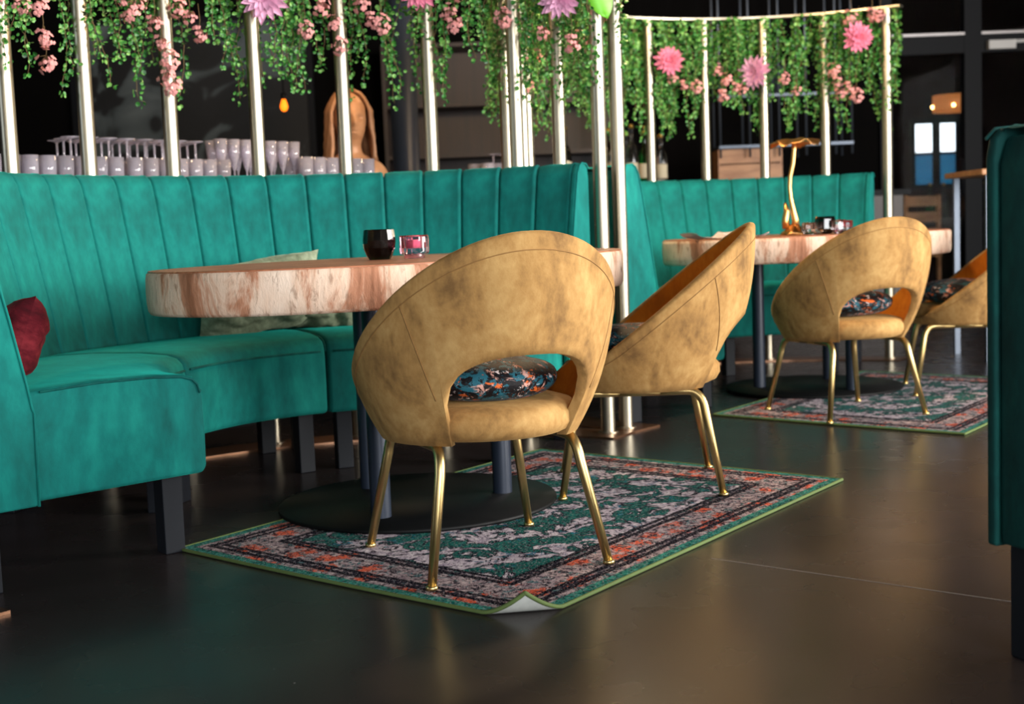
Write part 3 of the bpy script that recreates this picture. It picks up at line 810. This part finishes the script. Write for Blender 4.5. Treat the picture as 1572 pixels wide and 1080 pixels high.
# ---------------------------------------------------------------- busts on the bar
def make_bust(loc, rz, s, mat, hairmat, label):
    root = thing('bust', label, 'bust', loc, rz, 'busts on the bar'); root.scale = (s, s, s)
    rings = [(0, .17, .09, 0), (.03, .185, .098, 0), (.08, .180, .095, 0), (.12, .150, .085, 0), (.145, .095, .068, .002), (.165, .058, .052, .006), (.20, .050, .050, .012), (.225, .053, .056, .02),
             (.245, .060, .074, .026), (.27, .068, .086, .026), (.30, .074, .092, .022), (.335, .078, .096, .018), (.37, .078, .096, .012), (.40, .072, .090, .008), (.43, .056, .072, .004), (.45, .030, .040, .002), (.456, .004, .006, 0)]
    NA = 48; vs = []; fs = []
    fine = []
    for i in range(len(rings)-1):
        n_sub = 5 if rings[i][0] > .22 else 2
        for q in range(n_sub): f = q/n_sub; fine.append(tuple(rings[i][w]*(1-f)+rings[i+1][w]*f for w in range(4)))
    rings = fine+[rings[-1]]
    for z, a, b, off in rings:
        for k in range(NA):
            t = 2*pi*k/NA; x, y = a*cos(t), b*sin(t)+off     # face looks to +y
            if z > .23:
                fr = max(0, sin(t))**10
                nose = math.exp(-((z-.305)/.028)**2)*math.exp(-(x/.014)**2)*.032*(1 if sin(t) > 0 else 0)
                brow = math.exp(-((z-.345)/.012)**2)*.006*fr; eye = -math.exp(-((z-.328)/.012)**2)*math.exp(-((abs(x)-.030)/.016)**2)*.018*(sin(t) > 0)
                mouth = (math.exp(-((z-.270)/.007)**2)-1.1*math.exp(-((z-.2635)/.003)**2)+math.exp(-((z-.257)/.006)**2))*.006*math.exp(-(x/.024)**2)*(sin(t) > 0)
                ear = math.exp(-((z-.315)/.024)**2)*math.exp(-(y-.01)**2/.0004)*.012
                y += nose+brow+eye+mouth; x += math.copysign(ear, x)
            vs.append((x, y, z))
    for i in range(len(rings)-1):
        for k in range(NA): fs.append((i*NA+k, i*NA+(k+1) % NA, (i+1)*NA+(k+1) % NA, (i+1)*NA+k))
    fs.append(tuple(range(NA-1, -1, -1))); fs.append(tuple((len(rings)-1)*NA+k for k in range(NA)))
    o = obj('bust_body', vs, fs, mat, root); sub = o.modifiers.new('sub', 'SUBSURF'); sub.levels = 1; sub.render_levels = 1
    # hair: wavy curtain from the parting round the back of the head down to the shoulders
    vs = []; fs = []; NZ, NT_ = 16, 44
    for i in range(NZ+1):
        f = i/NZ
        for k in range(NT_+1):
            t = R(150)+R(240)*k/NT_          # leaves the face free
            z = .470-.34*f
            w = .020+.085*sqrt(min(1, f*3.2))
            dpt = .020+.105*sqrt(min(1, f*3.2))
            wv = 1+.05*sin(k*1.4+f*9)+.03*sin(k*3+f*20)
            flare = 1+.18*max(0, f-.35)
            vs.append((w*wv*flare*cos(t), dpt*wv*sin(t)*.95+.004, z))
    for i in range(NZ):
        for k in range(NT_): a = i*(NT_+1)+k; fs.append((a, a+1, a+NT_+2, a+NT_+1))
    h = obj('hair', vs, fs, hairmat, root); so = h.modifiers.new('thick', 'SOLIDIFY'); so.thickness = .016; so.offset = 0
    return root
BRONZE = plain('brown_bronze', srgb(186, 132, 92), .45, .1, .25, 14)
BRONZEH = plain('brown_bronze_hair', srgb(164, 116, 80), .5, .1, .35, 30)
STONE = plain('grey_stone', srgb(170, 156, 132), .8, 0, .2, 12)
make_bust(row(2.02, 2.06, ZBAR), R(200), 1.05, BRONZE, BRONZEH, 'brown bronze bust with long wavy hair standing on the bar')
make_bust(row(-.07, 2.06, ZBAR), R(215), .62, STONE, STONE, 'pale stone bust on bar at the end of the tumblers')

# ---------------------------------------------------------------- back of the room
art = thing('wall_painting', 'large dark painting with pale grey abstract shapes behind the bar', 'painting', (-2.55, 10.99, 1.0))
n_ = NT('painting_canvas'); v_ = n_.coord('Object'); a_ = n_.noise(v_, 1.9, 3, .45, .8)
n_.set(color=n_.ramp(a_, [(.46, srgb(6, 6, 7)), (.53, srgb(14, 15, 17)), (.56, srgb(66, 74, 76)), (.68, srgb(92, 100, 102))]), rough=.6)
MB().box(-.95, .95, -.03, -.005, .02, 1.6).build('canvas', n_.m, art, smooth=False)
m = MB(); m.box(-1.0, -.95, -.045, -.002, 0, 1.65); m.box(.95, 1.0, -.045, -.002, 0, 1.65); m.box(-.95, .95, -.045, -.002, 0, .02); m.box(-.95, .95, -.045, -.002, 1.6, 1.65)
m.build('frame', BLACKST, art, smooth=False)
# back-bar shelves
sh = thing('shelf_unit', 'dark wooden back bar shelf unit standing against the charcoal wall', 'shelf', (-.05, 10.75, 0))
for x in (-.9, .87): MB().box(x, x+.03, -.2, .2, 0, 2.3).build('side_panel', DWOOD, sh, smooth=False)
for z in (.1, .55, 1.0, 1.4, 1.8, 2.27): MB().box(-.87, .87, -.2, .2, z, z+.03).build('shelf', DWOOD, sh, smooth=False)
MB().box(-.87, .87, .18, .2, .13, 2.27).build('back_panel', DWOOD, sh, smooth=False)
# kitchen pass: counter, wooden crate, hanging metal rack, bucket
ct = thing('back_counter', 'low dark kitchen counter below the hanging metal rack', 'counter', (2.0, 10.1, 0))
MB().box(-.9, .95, -.3, .3, 0, .96).build('body', DWOOD, ct, smooth=False)
MB().box(-.95, 1.0, -.34, .34, .96, 1.0).build('worktop', BLACKST, ct, smooth=False)
cr = thing('wooden_crate', 'pale wooden crate of boards on back counter', 'crate', (1.84, 10.05, 1.0))
for k in range(3): MB().box(-.24, .24, -.15, -.135, .01+.115*k, .115+.115*k).build('board', LWOOD, cr, smooth=False)
for k in range(3): MB().box(-.24, .24, .135, .15, .01+.115*k, .115+.115*k).build('board', LWOOD, cr, smooth=False)
for sx in (-.24, .225): MB().box(sx, sx+.015, -.135, .135, .01, .345).build('end_board', LWOOD, cr, smooth=False)
MB().box(-.225, .225, -.135, .135, 0, .012).build('bottom_board', LWOOD, cr, smooth=False)
rk = thing('hanging_rack', 'hanging metal rack of thin steel rods and rails above counter', 'rack', (2.05, 10.0, 1.3))
STEEL = plain('brushed_steel', srgb(96, 104, 116), .45, .8, .1)
for z in (.05, .42): MB().box(-.45, .55, -.16, .16, z, z+.02).build('shelf', STEEL, rk, smooth=False)
for x in (-.44, -.22, .0, .2, .42, .54):
    for y in (-.15, .15): MB().tube([(x, y, -.02), (x, y, 1.99)], .009, 8).build('rod', STEEL, rk)
bk = thing('metal_bucket', 'grey metal bucket standing on the hanging rack shelf', 'bucket', (2.0, 10.0, 1.7405))
MB().lathe([(.003, 0), (.11, 0), (.135, .20), (.140, .205), (.133, .205), (.108, .01), (.003, .01)], 24).build('body', STEEL, bk)
MB().tube([(.138*cos(a), 0, .19+.10*sin(a)) for a in [pi*i/12 for i in range(13)]], .004, 6).build('handle', STEEL, bk)

# warm pendant lamps above the tables and along the bar
GLOBE = NT('warm_globe').set(color=(1, .9, .75, 1), emit=srgb(255, 196, 130), emits=6.0).m
def globe_lamp(loc, power, rad, label):
    r_ = thing('globe_pendant', label, 'lamp', loc, 0, 'warm globe pendants')
    MB().lathe([(.002, -rad), (rad*.5, -rad*.87), (rad*.87, -rad*.5), (rad, 0), (rad*.87, rad*.5), (rad*.5, rad*.87), (rad*.25, rad*.97)], 24).build('globe', GLOBE, r_)
    MB().lathe([(rad*.3, rad*.93), (rad*.32, rad*.95), (rad*.32, rad*1.4), (.004, rad*1.5)], 16).build('socket', BRASS, r_)
    MB().tube([(0, 0, rad*1.5), (0, 0, ZC-loc[2])], .004, 6).build('cord', BLACKST, r_)
    l = bpy.data.lights.new('globe_light', 'POINT'); l.energy = power; l.color = (1.0, .70, .40); l.shadow_soft_size = rad*1.05
    o = bpy.data.objects.new('globe_light', l); C.objects.link(o); o.parent = r_; o.location = (0, 0, -rad*1.1-.08)
globe_lamp((.55, 5.35, 2.60), 130, .10, 'warm globe pendant between the two pole screens')
globe_lamp((C2.x, C2.y, 2.55), 10, .10, 'warm globe pendant over the mushroom table')
for k, t in enumerate((.25, 1.15, 2.0, 3.1, 4.4)):
    p = row(t, 2.05, 2.42); globe_lamp((p.x, p.y, p.z), 13, .07, 'warm globe pendant over the bar above the '+('tumblers', 'flutes', 'bust', 'far glasses', 'bottles')[k])

# small amber pendant lamp behind the bar
lp = thing('pendant_lamp', 'small glowing amber pendant lamp hanging behind the bar', 'lamp', (-1.415, 8.60, 1.655))
AMB = NT('amber_glow').set(color=srgb(255, 140, 30), emit=srgb(255, 120, 20), emits=2.5).m
MB().lathe([(.003, -.03), (.018, -.022), (.026, 0), (.020, .025), (.012, .05), (.003, .055)], 18).build('bulb', AMB, lp)
MB().lathe([(.016, .048), (.018, .05), (.018, .085), (.004, .09)], 14).build('socket', BLACKST, lp)
MB().tube([(0, 0, .09), (0, 0, 1.69)], .004, 6).build('cord', BLACKST, lp)

# glazed steel partition towards the next room
part = thing('glazed_partition', 'black steel framed glass partition with door leading to the next room', 'partition', (3.12, 11.0, 0))
for x, w in ((0, .10), (.70, .14), (1.95, .10), (2.78, .10)): MB().box(x, x+w, -.04, .06, 0, ZC).build('post', BLACKST, part, smooth=False)
for x0, x1 in ((.10, .70), (.84, 1.95), (2.05, 2.78)):
    MB().box(x0, x1, -.035, .055, 2.12, 2.29).build('header', BLACKST, part, smooth=False)
    o = MB().box(x0, x1, -.045, -.0355, 2.265, 2.285).build('light_trim', plain('grey_aluminium', srgb(170, 165, 165), .4, .6), part, smooth=False)
    MB().box(x0, x1, .006, .014, .10, 2.12).build('pane', PANE, part, smooth=False)
    MB().box(x0, x1, .006, .014, 2.29, ZC).build('pane', PANE, part, smooth=False)
    MB().box(x0, x1, -.03, .05, 0, .10).build('bottom_rail', BLACKST, part, smooth=False)
MB().tube([(.66, -.06, .95), (.66, -.09, .95), (.66, -.09, 1.25), (.66, -.06, 1.25)], .010, 8).build('door_handle', BLACKST, part)
sg = thing('door_closer', 'grey metal box fixed beside header of the glazed partition', 'box', (4.10, 10.925, 2.135))
MB().box(-.10, .12, -.03, .03, 0, .07).build('housing', plain('closer_grey', srgb(190, 188, 186), .5, .2), sg, smooth=False)
MB().box(.0, .30, -.018, .006, .045, .07).build('arm', plain('closer_arm', srgb(150, 148, 146), .4, .6), sg, smooth=False)
# next room
tag(MB().box(3.3, 8.9, 15.5, 15.7, 0, ZC).build('wall_far', plain('brown_far_wall', srgb(34, 20, 16), .9), smooth=False), kind='structure')
tag(MB().box(8.9, 9.0, 11.0, 15.7, 0, ZC).build('wall_next_right', DARKW, smooth=False), kind='structure')
tag(MB().box(3.0, 3.12, 11.2, 15.7, 0, ZC).build('wall_next_left', DWOOD, smooth=False), kind='structure')
tag(MB().box(6.25, 8.9, 11.0, 11.2, 0, ZC).build('wall_next_front', DARKW, smooth=False), kind='structure')
SKY = NT('daylight_pane').set(color=(1, 1, 1, 1), emit=(0.86, 0.94, 1.0, 1), emits=2.0).m
SKYB = NT('blue_frosted_pane').set(color=srgb(40, 120, 160), emit=srgb(40, 130, 175), emits=.35, rough=.3).m
for k, (xa, xb) in enumerate(((4.80, 5.00), (5.09, 5.27))):
    wn[0] += 1
    w = MB(); w.box(xa-.05, xa, 15.44, 15.499, 1.10, 1.92); w.box(xb, xb+.05-.012*k, 15.44, 15.499, 1.10, 1.92); w.box(xa, xb, 15.44, 15.499, 1.86, 1.92); w.box(xa, xb, 15.44, 15.499, 1.495, 1.53); w.box(xa, xb, 15.44, 15.499, 1.10, 1.16)
    wo = tag(w.build('window_%d' % wn[0], BLACKST, smooth=False), kind='structure')
    MB().box(xa, xb, 15.46, 15.49, 1.53, 1.86).build('upper_pane', SKY, wo, smooth=False)
    MB().box(xa, xb, 15.46, 15.49, 1.16, 1.495).build('lower_pane', SKYB, wo, smooth=False)
dl = thing('drum_pendant', 'warm glowing drum pendant lamp in the room behind partition', 'lamp', (4.42, 13.0, 1.80))
WARM = NT('warm_shade').set(color=srgb(190, 130, 80), emit=srgb(200, 120, 60), emits=.5).m
BULB = NT('warm_bulb').set(color=(1, 1, 1, 1), emit=srgb(255, 190, 110), emits=14).m
MB().lathe([(.19, 0), (.20, .0), (.20, .16), (.19, .16)], 28, closed=True).build('shade', WARM, dl)
for a in range(5): MB().lathe([(.002, -.018), (.016, -.008), (.016, .008), (.002, .018)], 10, (.205*cos(a*1.256-1.9), .205*sin(a*1.256-1.9), .05+.03*(a % 2))).build('bulb', BULB, dl)
MB().tube([(0, 0, .16), (0, 0, 1.49)], .006, 6).build('cord', BLACKST, dl)
for a in range(3): MB().tube([(0, 0, .159), (.19*cos(a*2.09), .19*sin(a*2.09), .155)], .004, 6).build('spoke', BLACKST, dl)
tb = thing('side_table', 'dark wooden table with bottles in the room behind partition', 'table', (4.35, 12.6, 0))
MB().box(-.75, .75, -.4, .4, .72, .76).build('tabletop', DWOOD, tb, smooth=False)
for x in (-.7, .65):
    for y in (-.36, .31): MB().box(x, x+.05, y, y+.05, 0, .72).build('leg', BLACKST, tb, smooth=False)
for i, (x, y, mi) in enumerate(((4.02, 12.5, 4), (4.42, 12.45, 4), (4.58, 12.6, 3), (4.2, 12.65, 0))):
    o = thing('bottle', ('bright green', 'bright green', 'black', 'olive green')[i]+' bottle on the dark table behind the partition', 'bottle', (x, y, .7605), 0, 'bottles in the next room')
    MB().lathe([(.003, 0), (.036, 0), (.038, .006), (.038, .19), (.030, .225), (.014, .25), (.013, .315), (.003, .318)], 16).build('glass_body', BMAT[mi], o)
    MB().lathe([(.003, .318), (.0155, .318), (.0155, .34), (.003, .342)], 12).build('cap', CAPM, o)
def wood_chair(loc, rz, label):
    r_ = thing('wooden_chair', label, 'chair', loc, rz, 'wooden chairs in the next room')
    MB().box(-.2, .2, -.2, .2, .43, .46).build('seat', LWOOD, r_, smooth=False)
    for x in (-.19, .16):
        MB().box(x, x+.03, -.19, -.16, 0, .43).build('leg', LWOOD, r_, smooth=False)
        MB().box(x, x+.03, .17, .2, 0, .43).build('leg', LWOOD, r_, smooth=False)
        MB().box(x, x+.03, .17, .2, .46, .98).build('back_post', LWOOD, r_, smooth=False)
    for z in (.60, .74, .88): MB().box(-.16, .16, .175, .192, z, z+.09).build('back_slat', LWOOD, r_, smooth=False)
wood_chair((3.62, 11.85, 0), R(200), 'pale wooden slat-back chair just inside the glazed partition')
wood_chair((4.75, 11.8, 0), R(165), 'pale wooden slat-back chair beside the dark table with bottles')
# high table beyond the far chair
ht = thing('high_table', 'tall narrow table with pale wooden top and steel legs before glazed partition', 'table', (2.83, 7.25, 0))
o = MB().box(-.32, .32, -.3, .3, 1.00, 1.032).build('tabletop', LWOOD, ht, smooth=False); bevel(o, .006)
for x in (-.285, .255):
    for y in (-.265, .235): MB().box(x, x+.03, y, y+.03, 0, 1.0).build('leg', STEEL, ht, smooth=False)

# ---------------------------------------------------------------- hanging vines and flowers
n_ = NT('vine_leaf'); gi = n_.node('ShaderNodeObjectInfo'); v_ = n_.coord('Object')
f_ = n_.noise(v_, 26, 2)
n_.set(color=n_.ramp(f_, [(.32, srgb(24, 76, 28)), (.5, srgb(58, 130, 48)), (.66, srgb(134, 184, 92))]), rough=.42, spec=.5, sss=.0); LEAF = n_.m
n_.b.inputs['Transmission Weight'].default_value = 0.0
STEMM = plain('brown_vine_stem', srgb(108, 86, 52), .8)
PINK1 = plain('dusty_pink_petals', srgb(222, 150, 146), .7, 0, .18, 60)
PINK2 = plain('lilac_pink_petals', srgb(226, 170, 200), .6, 0, .14, 30)
PINK3 = plain('rose_pink_petals', srgb(222, 128, 156), .6, 0, .14, 30)
def leaf(m, p, n, ax, s):
    n = n.normalized(); a = (ax-n*ax.dot(n)).normalized(); b = n.cross(a)
    pts = [p, p+a*s*.35+b*s*.62-n*s*.12, p+a*s*1.05+b*s*.66-n*s*.10, p+a*s*1.50, p+a*s*1.05-b*s*.66-n*s*.10, p+a*s*.35-b*s*.62-n*s*.12, p+a*s*.80+n*s*.14]
    m.add(pts, [(0, 1, 6), (1, 2, 6), (2, 3, 6), (3, 4, 6), (4, 5, 6), (5, 0, 6)])
def strand_meshes(seed, length, nst, dens, spread):
    r_ = random.Random(seed); st = MB(); lf = MB()
    for q in range(nst):
        L = length*(1-.45*r_.random()*(q > 0)); p = Vector(((r_.random()-.5)*spread, (r_.random()-.5)*.09, .0)); pts = [p.copy()]
        ph = r_.random()*6; n = max(6, int(L/.028)); out = (r_.random()-.5)*spread
        for i in range(1, n+1):
            f = i/n
            p = Vector((pts[0].x+out*f+.016*sin(ph+f*7)+.006*r_.uniform(-1, 1), pts[0].y+.018*sin(ph*2+f*5)+.005*r_.uniform(-1, 1), .018*sin(min(1, f*6)*pi)-L*f)); pts.append(p)
            for _ in range(dens):
                d = Vector((r_.uniform(-1, 1), r_.uniform(-1, 1), r_.uniform(-.8, .35))).normalized()
                base = p+d*r_.uniform(.003, .022)
                nn = (d*.4+Vector((r_.uniform(-.7, .7), -.75+r_.uniform(-.8, .8), r_.uniform(.0, .9))))
                leaf(lf, base, nn, Vector((d.x, d.y, d.z-.5)), r_.uniform(.0105, .0175)*(1-.25*f))
        st.tube(pts, .0013, 4)
    return st, lf
var = {}
def vine(kind, k, seed_args, loc, rz, sc, label, group):
    if (kind, k) not in var:
        st, lf = strand_meshes(*seed_args)
        a = st.build('hanging_vine', STEMM); b = lf.build('leaves', LEAF, a, smooth=False); tag(b, kind='stuff')
        var[(kind, k)] = (a.data, b.data)
    else:
        ma, mb = var[(kind, k)]
        a = obj('hanging_vine', None, None, None, me=ma); b = obj('leaves', None, None, None, a, me=mb); tag(b, kind='stuff')
    a.location = loc; a.rotation_euler = (0, 0, rz); a.scale = (1, 1, sc); tag(a, label, 'vine', group)
G1, G2 = 'vines over the sage pillow banquette', 'vines over the mushroom table banquette'
def spot(ring, a):
    if ring == 1:
        return ('above the tumblers' if a > 152 else 'above the upturned wine glasses' if a > 127 else 'above the champagne flutes' if a > 112 else 'above the rocks glasses' if a > 99 else
                'between bronze bust and dark column' if a > 88 else 'just beyond the dark column' if a > 74 else 'above the free end of the dark glass banquette')
    return ('by the glazed door end of the rail' if a < 72 else 'above the mushroom sculpture' if a < 92 else 'above the wooden crate' if a < 108 else 'above the bar bottles' if a < 128 else
            'on far bend of the rail behind paired poles' if a < 170 else 'in the thick clump where the two pole screens meet' if a < 205 else 'over paired poles behind profile chair')
def vlab(ring, a, sc): return ('short ' if sc < .85 else 'long ')+('thin' if ring == 1 else 'bushy')+' green trailing vine hanging '+spot(ring, a)
a = 59.0; i = 0
while a < 168:
    r_ = RP+rnd.uniform(-.05, .05)
    sc_ = rnd.choice((.62, .8, .9, .95, 1.0, 1.04))
    vine('a', i % 12, (100+i % 12, .60, 2, 4, .12), (C1.x+r_*cos(R(a)), C1.y+r_*sin(R(a)), 1.945), R(a)+pi/2+rnd.uniform(-.3, .3), sc_, vlab(1, a, sc_), G1)
    a += rnd.choice((1.2, 1.6, 2.0, 2.4, 4.2)); i += 1
a = 57.5; i = 0
while a < 228:
    r_ = RP+rnd.uniform(-.05, .05)
    sc_ = rnd.choice((.6, .75, .85, .95, 1.0, 1.05))
    vine('b', i % 12, (300+i % 12, .62, 3, 5, .14), (C2.x+r_*cos(R(a)), C2.y+r_*sin(R(a)), 1.95), R(a)+pi/2+rnd.uniform(-.3, .3), sc_, vlab(2, a, sc_), G2)
    a += rnd.choice((1.1, 1.4, 1.8, 2.2, 3.0)); i += 1
# small pink blossom sprays
bm_ = {}
def blossom(k, loc, sc, label, group):
    if k not in bm_:
        r_ = random.Random(900+k); fl_ = MB(); st = MB()
        for q in range(16):
            d = Vector((r_.gauss(0, 1), r_.gauss(0, .8), r_.gauss(-.2, 1))).normalized(); c = d*r_.uniform(.012, .036)
            c.z *= 1.3
            for e in range(5):
                t = e*2*pi/5+r_.random(); u = Vector((cos(t), sin(t), 0)); nn = (d+Vector((0, -.4, .2))).normalized()
                ax = (u-nn*u.dot(nn)).normalized(); leaf(fl_, c, nn, ax, .0085)
            st.tube([Vector((0, 0, .02)), c], .0007, 3)
        st.tube([Vector((0, 0, .11)), Vector((.004, 0, .05)), Vector((0, 0, .02))], .0012, 4)
        bm_[k] = (st, fl_, None)
        s_o = st.build('blossom_spray', STEMM); f_o = fl_.build('florets', PINK1, s_o, smooth=False); bm_[k] = (s_o.data, f_o.data)
    else:
        s_o = obj('blossom_spray', None, None, None, me=bm_[k][0]); f_o = obj('florets', None, None, None, s_o, me=bm_[k][1])
    tag(f_o, kind='stuff'); s_o.location = loc; s_o.scale = (sc, sc, sc); s_o.rotation_euler = (0, 0, rnd.random()*1.2-.6); tag(s_o, label, 'flower', group)
def at_ring(c, deg, r, z): a = R(deg); return (c.x+r*cos(a), c.y+r*sin(a), z)
for k, (g, z) in enumerate(((161, 1.62), (158.5, 1.66), (157, 1.60), (154, 1.72), (153.5, 1.60), (153, 1.50), (152.7, 1.42), (150.5, 1.74), (146, 1.73), (138, 1.68), (137, 1.62), (135.5, 1.66), (133, 1.60), (132, 1.53), (131, 1.47), (131.5, 1.41), (130.5, 1.37), (129, 1.66), (127, 1.63), (125.5, 1.57),
        (108, 1.60), (105, 1.69), (103, 1.62), (102.4, 1.54), (98.5, 1.70), (97, 1.64), (95.5, 1.62), (84, 1.65), (83, 1.60), (82, 1.72), (68, 1.55), (63, 1.50), (75, 1.62))):
    blossom(k % 6, at_ring(C1, g, 1.33, z), rnd.uniform(.85, 1.15), 'pink blossom spray '+('high' if z > 1.6 else 'low')+' in vines '+spot(1, g), 'blossoms over the sage pillow banquette')
for k, (g, z) in enumerate(((205, 1.62), (200, 1.55), (193, 1.70), (188, 1.66), (210, 1.68), (214, 1.58), (180, 1.52), (176, 1.44), (170, 1.60), (218, 1.54), (165, 1.50), (222, 1.64), (110, 1.62), (107, 1.58), (104, 1.57), (98, 1.66), (96, 1.60), (94, 1.56), (92, 1.55), (97, 1.52), (82, 1.60), (79, 1.53), (70, 1.62), (69.5, 1.56), (68.5, 1.50), (66.5, 1.53), (65, 1.48), (64, 1.84), (66, 1.90), (61, 1.91), (59, 1.90))):
    blossom(k % 6, at_ring(C2, g, 1.32, z), rnd.uniform(.85, 1.2), 'pink blossom spray '+('high' if z > 1.6 else 'low')+' in vines '+spot(2, g), 'blossoms over the mushroom table banquette')
# big dahlias, every petal its own part
pm = {}
def dahlia(loc, rad, mat, label, tilt=(0, 0)):
    root = thing('dahlia', label, 'flower', loc, 0, 'large pink dahlias')
    face = Vector((tilt[0], -1, tilt[1])).normalized(); q = face.to_track_quat('Z', 'Y')
    root.rotation_euler = q.to_euler()
    if mat.name not in pm:
        m = MB(); vs = []; fs = []
        for i in range(7):
            f = i/6; w = .17*sin(pi*min(1, .12+f*.88))**.8*(1 if f < 1 else .05)
            for s in (-1, 0, 1): vs.append((f, s*w, .10*f*f-.06*(s == 0)+.05*f))
        for i in range(6):
            for s in range(2): fs.append((i*3+s, i*3+s+1, (i+1)*3+s+1, (i+1)*3+s))
        me = bpy.data.meshes.new('petal'); me.from_pydata(vs, [], fs); me.materials.append(mat); me.polygons.foreach_set('use_smooth', [True]*len(me.polygons)); pm[mat.name] = me
    r_ = random.Random(int(abs(loc[0])*1000))
    for ln, cnt, el, sc in ((0, 15, -.10, 1.0), (1, 14, .22, .86), (2, 11, .55, .66), (3, 8, .95, .44)):
        for k in range(cnt):
            t = 2*pi*(k+.5*ln)/cnt+r_.uniform(-.08, .08); s = rad*sc*r_.uniform(.88, 1.08)
            o = obj('petal', None, None, None, root, me=pm[mat.name]); o.scale = (s, s, s); o.rotation_euler = (0, -el-r_.uniform(-.1, .1), t); o.location = (0, 0, .004*ln)
    MB().lathe([(.002, -.03), (.012, -.02), (.014, .0), (.010, .012), (.002, .016)], 12).build('flower_centre', mat, root)
    return root
dahlia(at_ring(C1, 115.3, 1.27, 1.705), .098, PINK2, 'large lilac pink dahlia in front of a pole behind the sage pillows', (.1, -.3))
dahlia(at_ring(C1, 88.8, 1.28, 1.735), .085, PINK3, 'rose pink dahlia above the banquette behind dark glass', (.1, -.2))
dahlia(at_ring(C1, 63.8, 1.27, 1.655), .085, PINK2, 'lilac pink dahlia beside the broad green leaf', (-.3, -.35))
dahlia(at_ring(C1, 142, 1.27, 1.79), .075, PINK3, 'rose pink dahlia high above the upturned wine glasses', (.1, -.2))
dahlia(at_ring(C2, 111.5, 1.29, 1.705), .088, PINK3, 'rose pink dahlia over the end of banquette behind profile chair', (.05, .05))
dahlia(at_ring(C2, 89.5, 1.29, 1.632), .105, PINK2, 'pale lilac dahlia drooping sideways over the mushroom sculpture', (-.8, -.1))
dahlia(at_ring(C2, 64.0, 1.28, 1.785), .092, PINK3, 'rose pink dahlia near the rail end by the glazed door', (.1, .05))
bl_ = MB(); N = 8; vs = []; fs = []
for i in range(N+1):
    f = i/N; w = .046*sin(pi*min(1, .06+.94*f))**.8+.001
    for s in (-1, 0, 1): vs.append((s*w, -.012*f*f-(.010 if s else 0), -.15*f))
for i in range(N):
    for s in range(2): fs.append((i*3+s, i*3+s+1, (i+1)*3+s+1, (i+1)*3+s))
o = obj('broad_leaf', vs, fs, plain('lime_leaf', srgb(110, 190, 40), .45, 0, .15, 20)); so = o.modifiers.new('t', 'SOLIDIFY'); so.thickness = .0015
o.location = at_ring(C1, 59.2, 1.345, 1.72); o.rotation_euler = (.1, -.35, .2); tag(o, 'broad lime green leaf in front of a brass pole beside lilac dahlia', 'leaf')
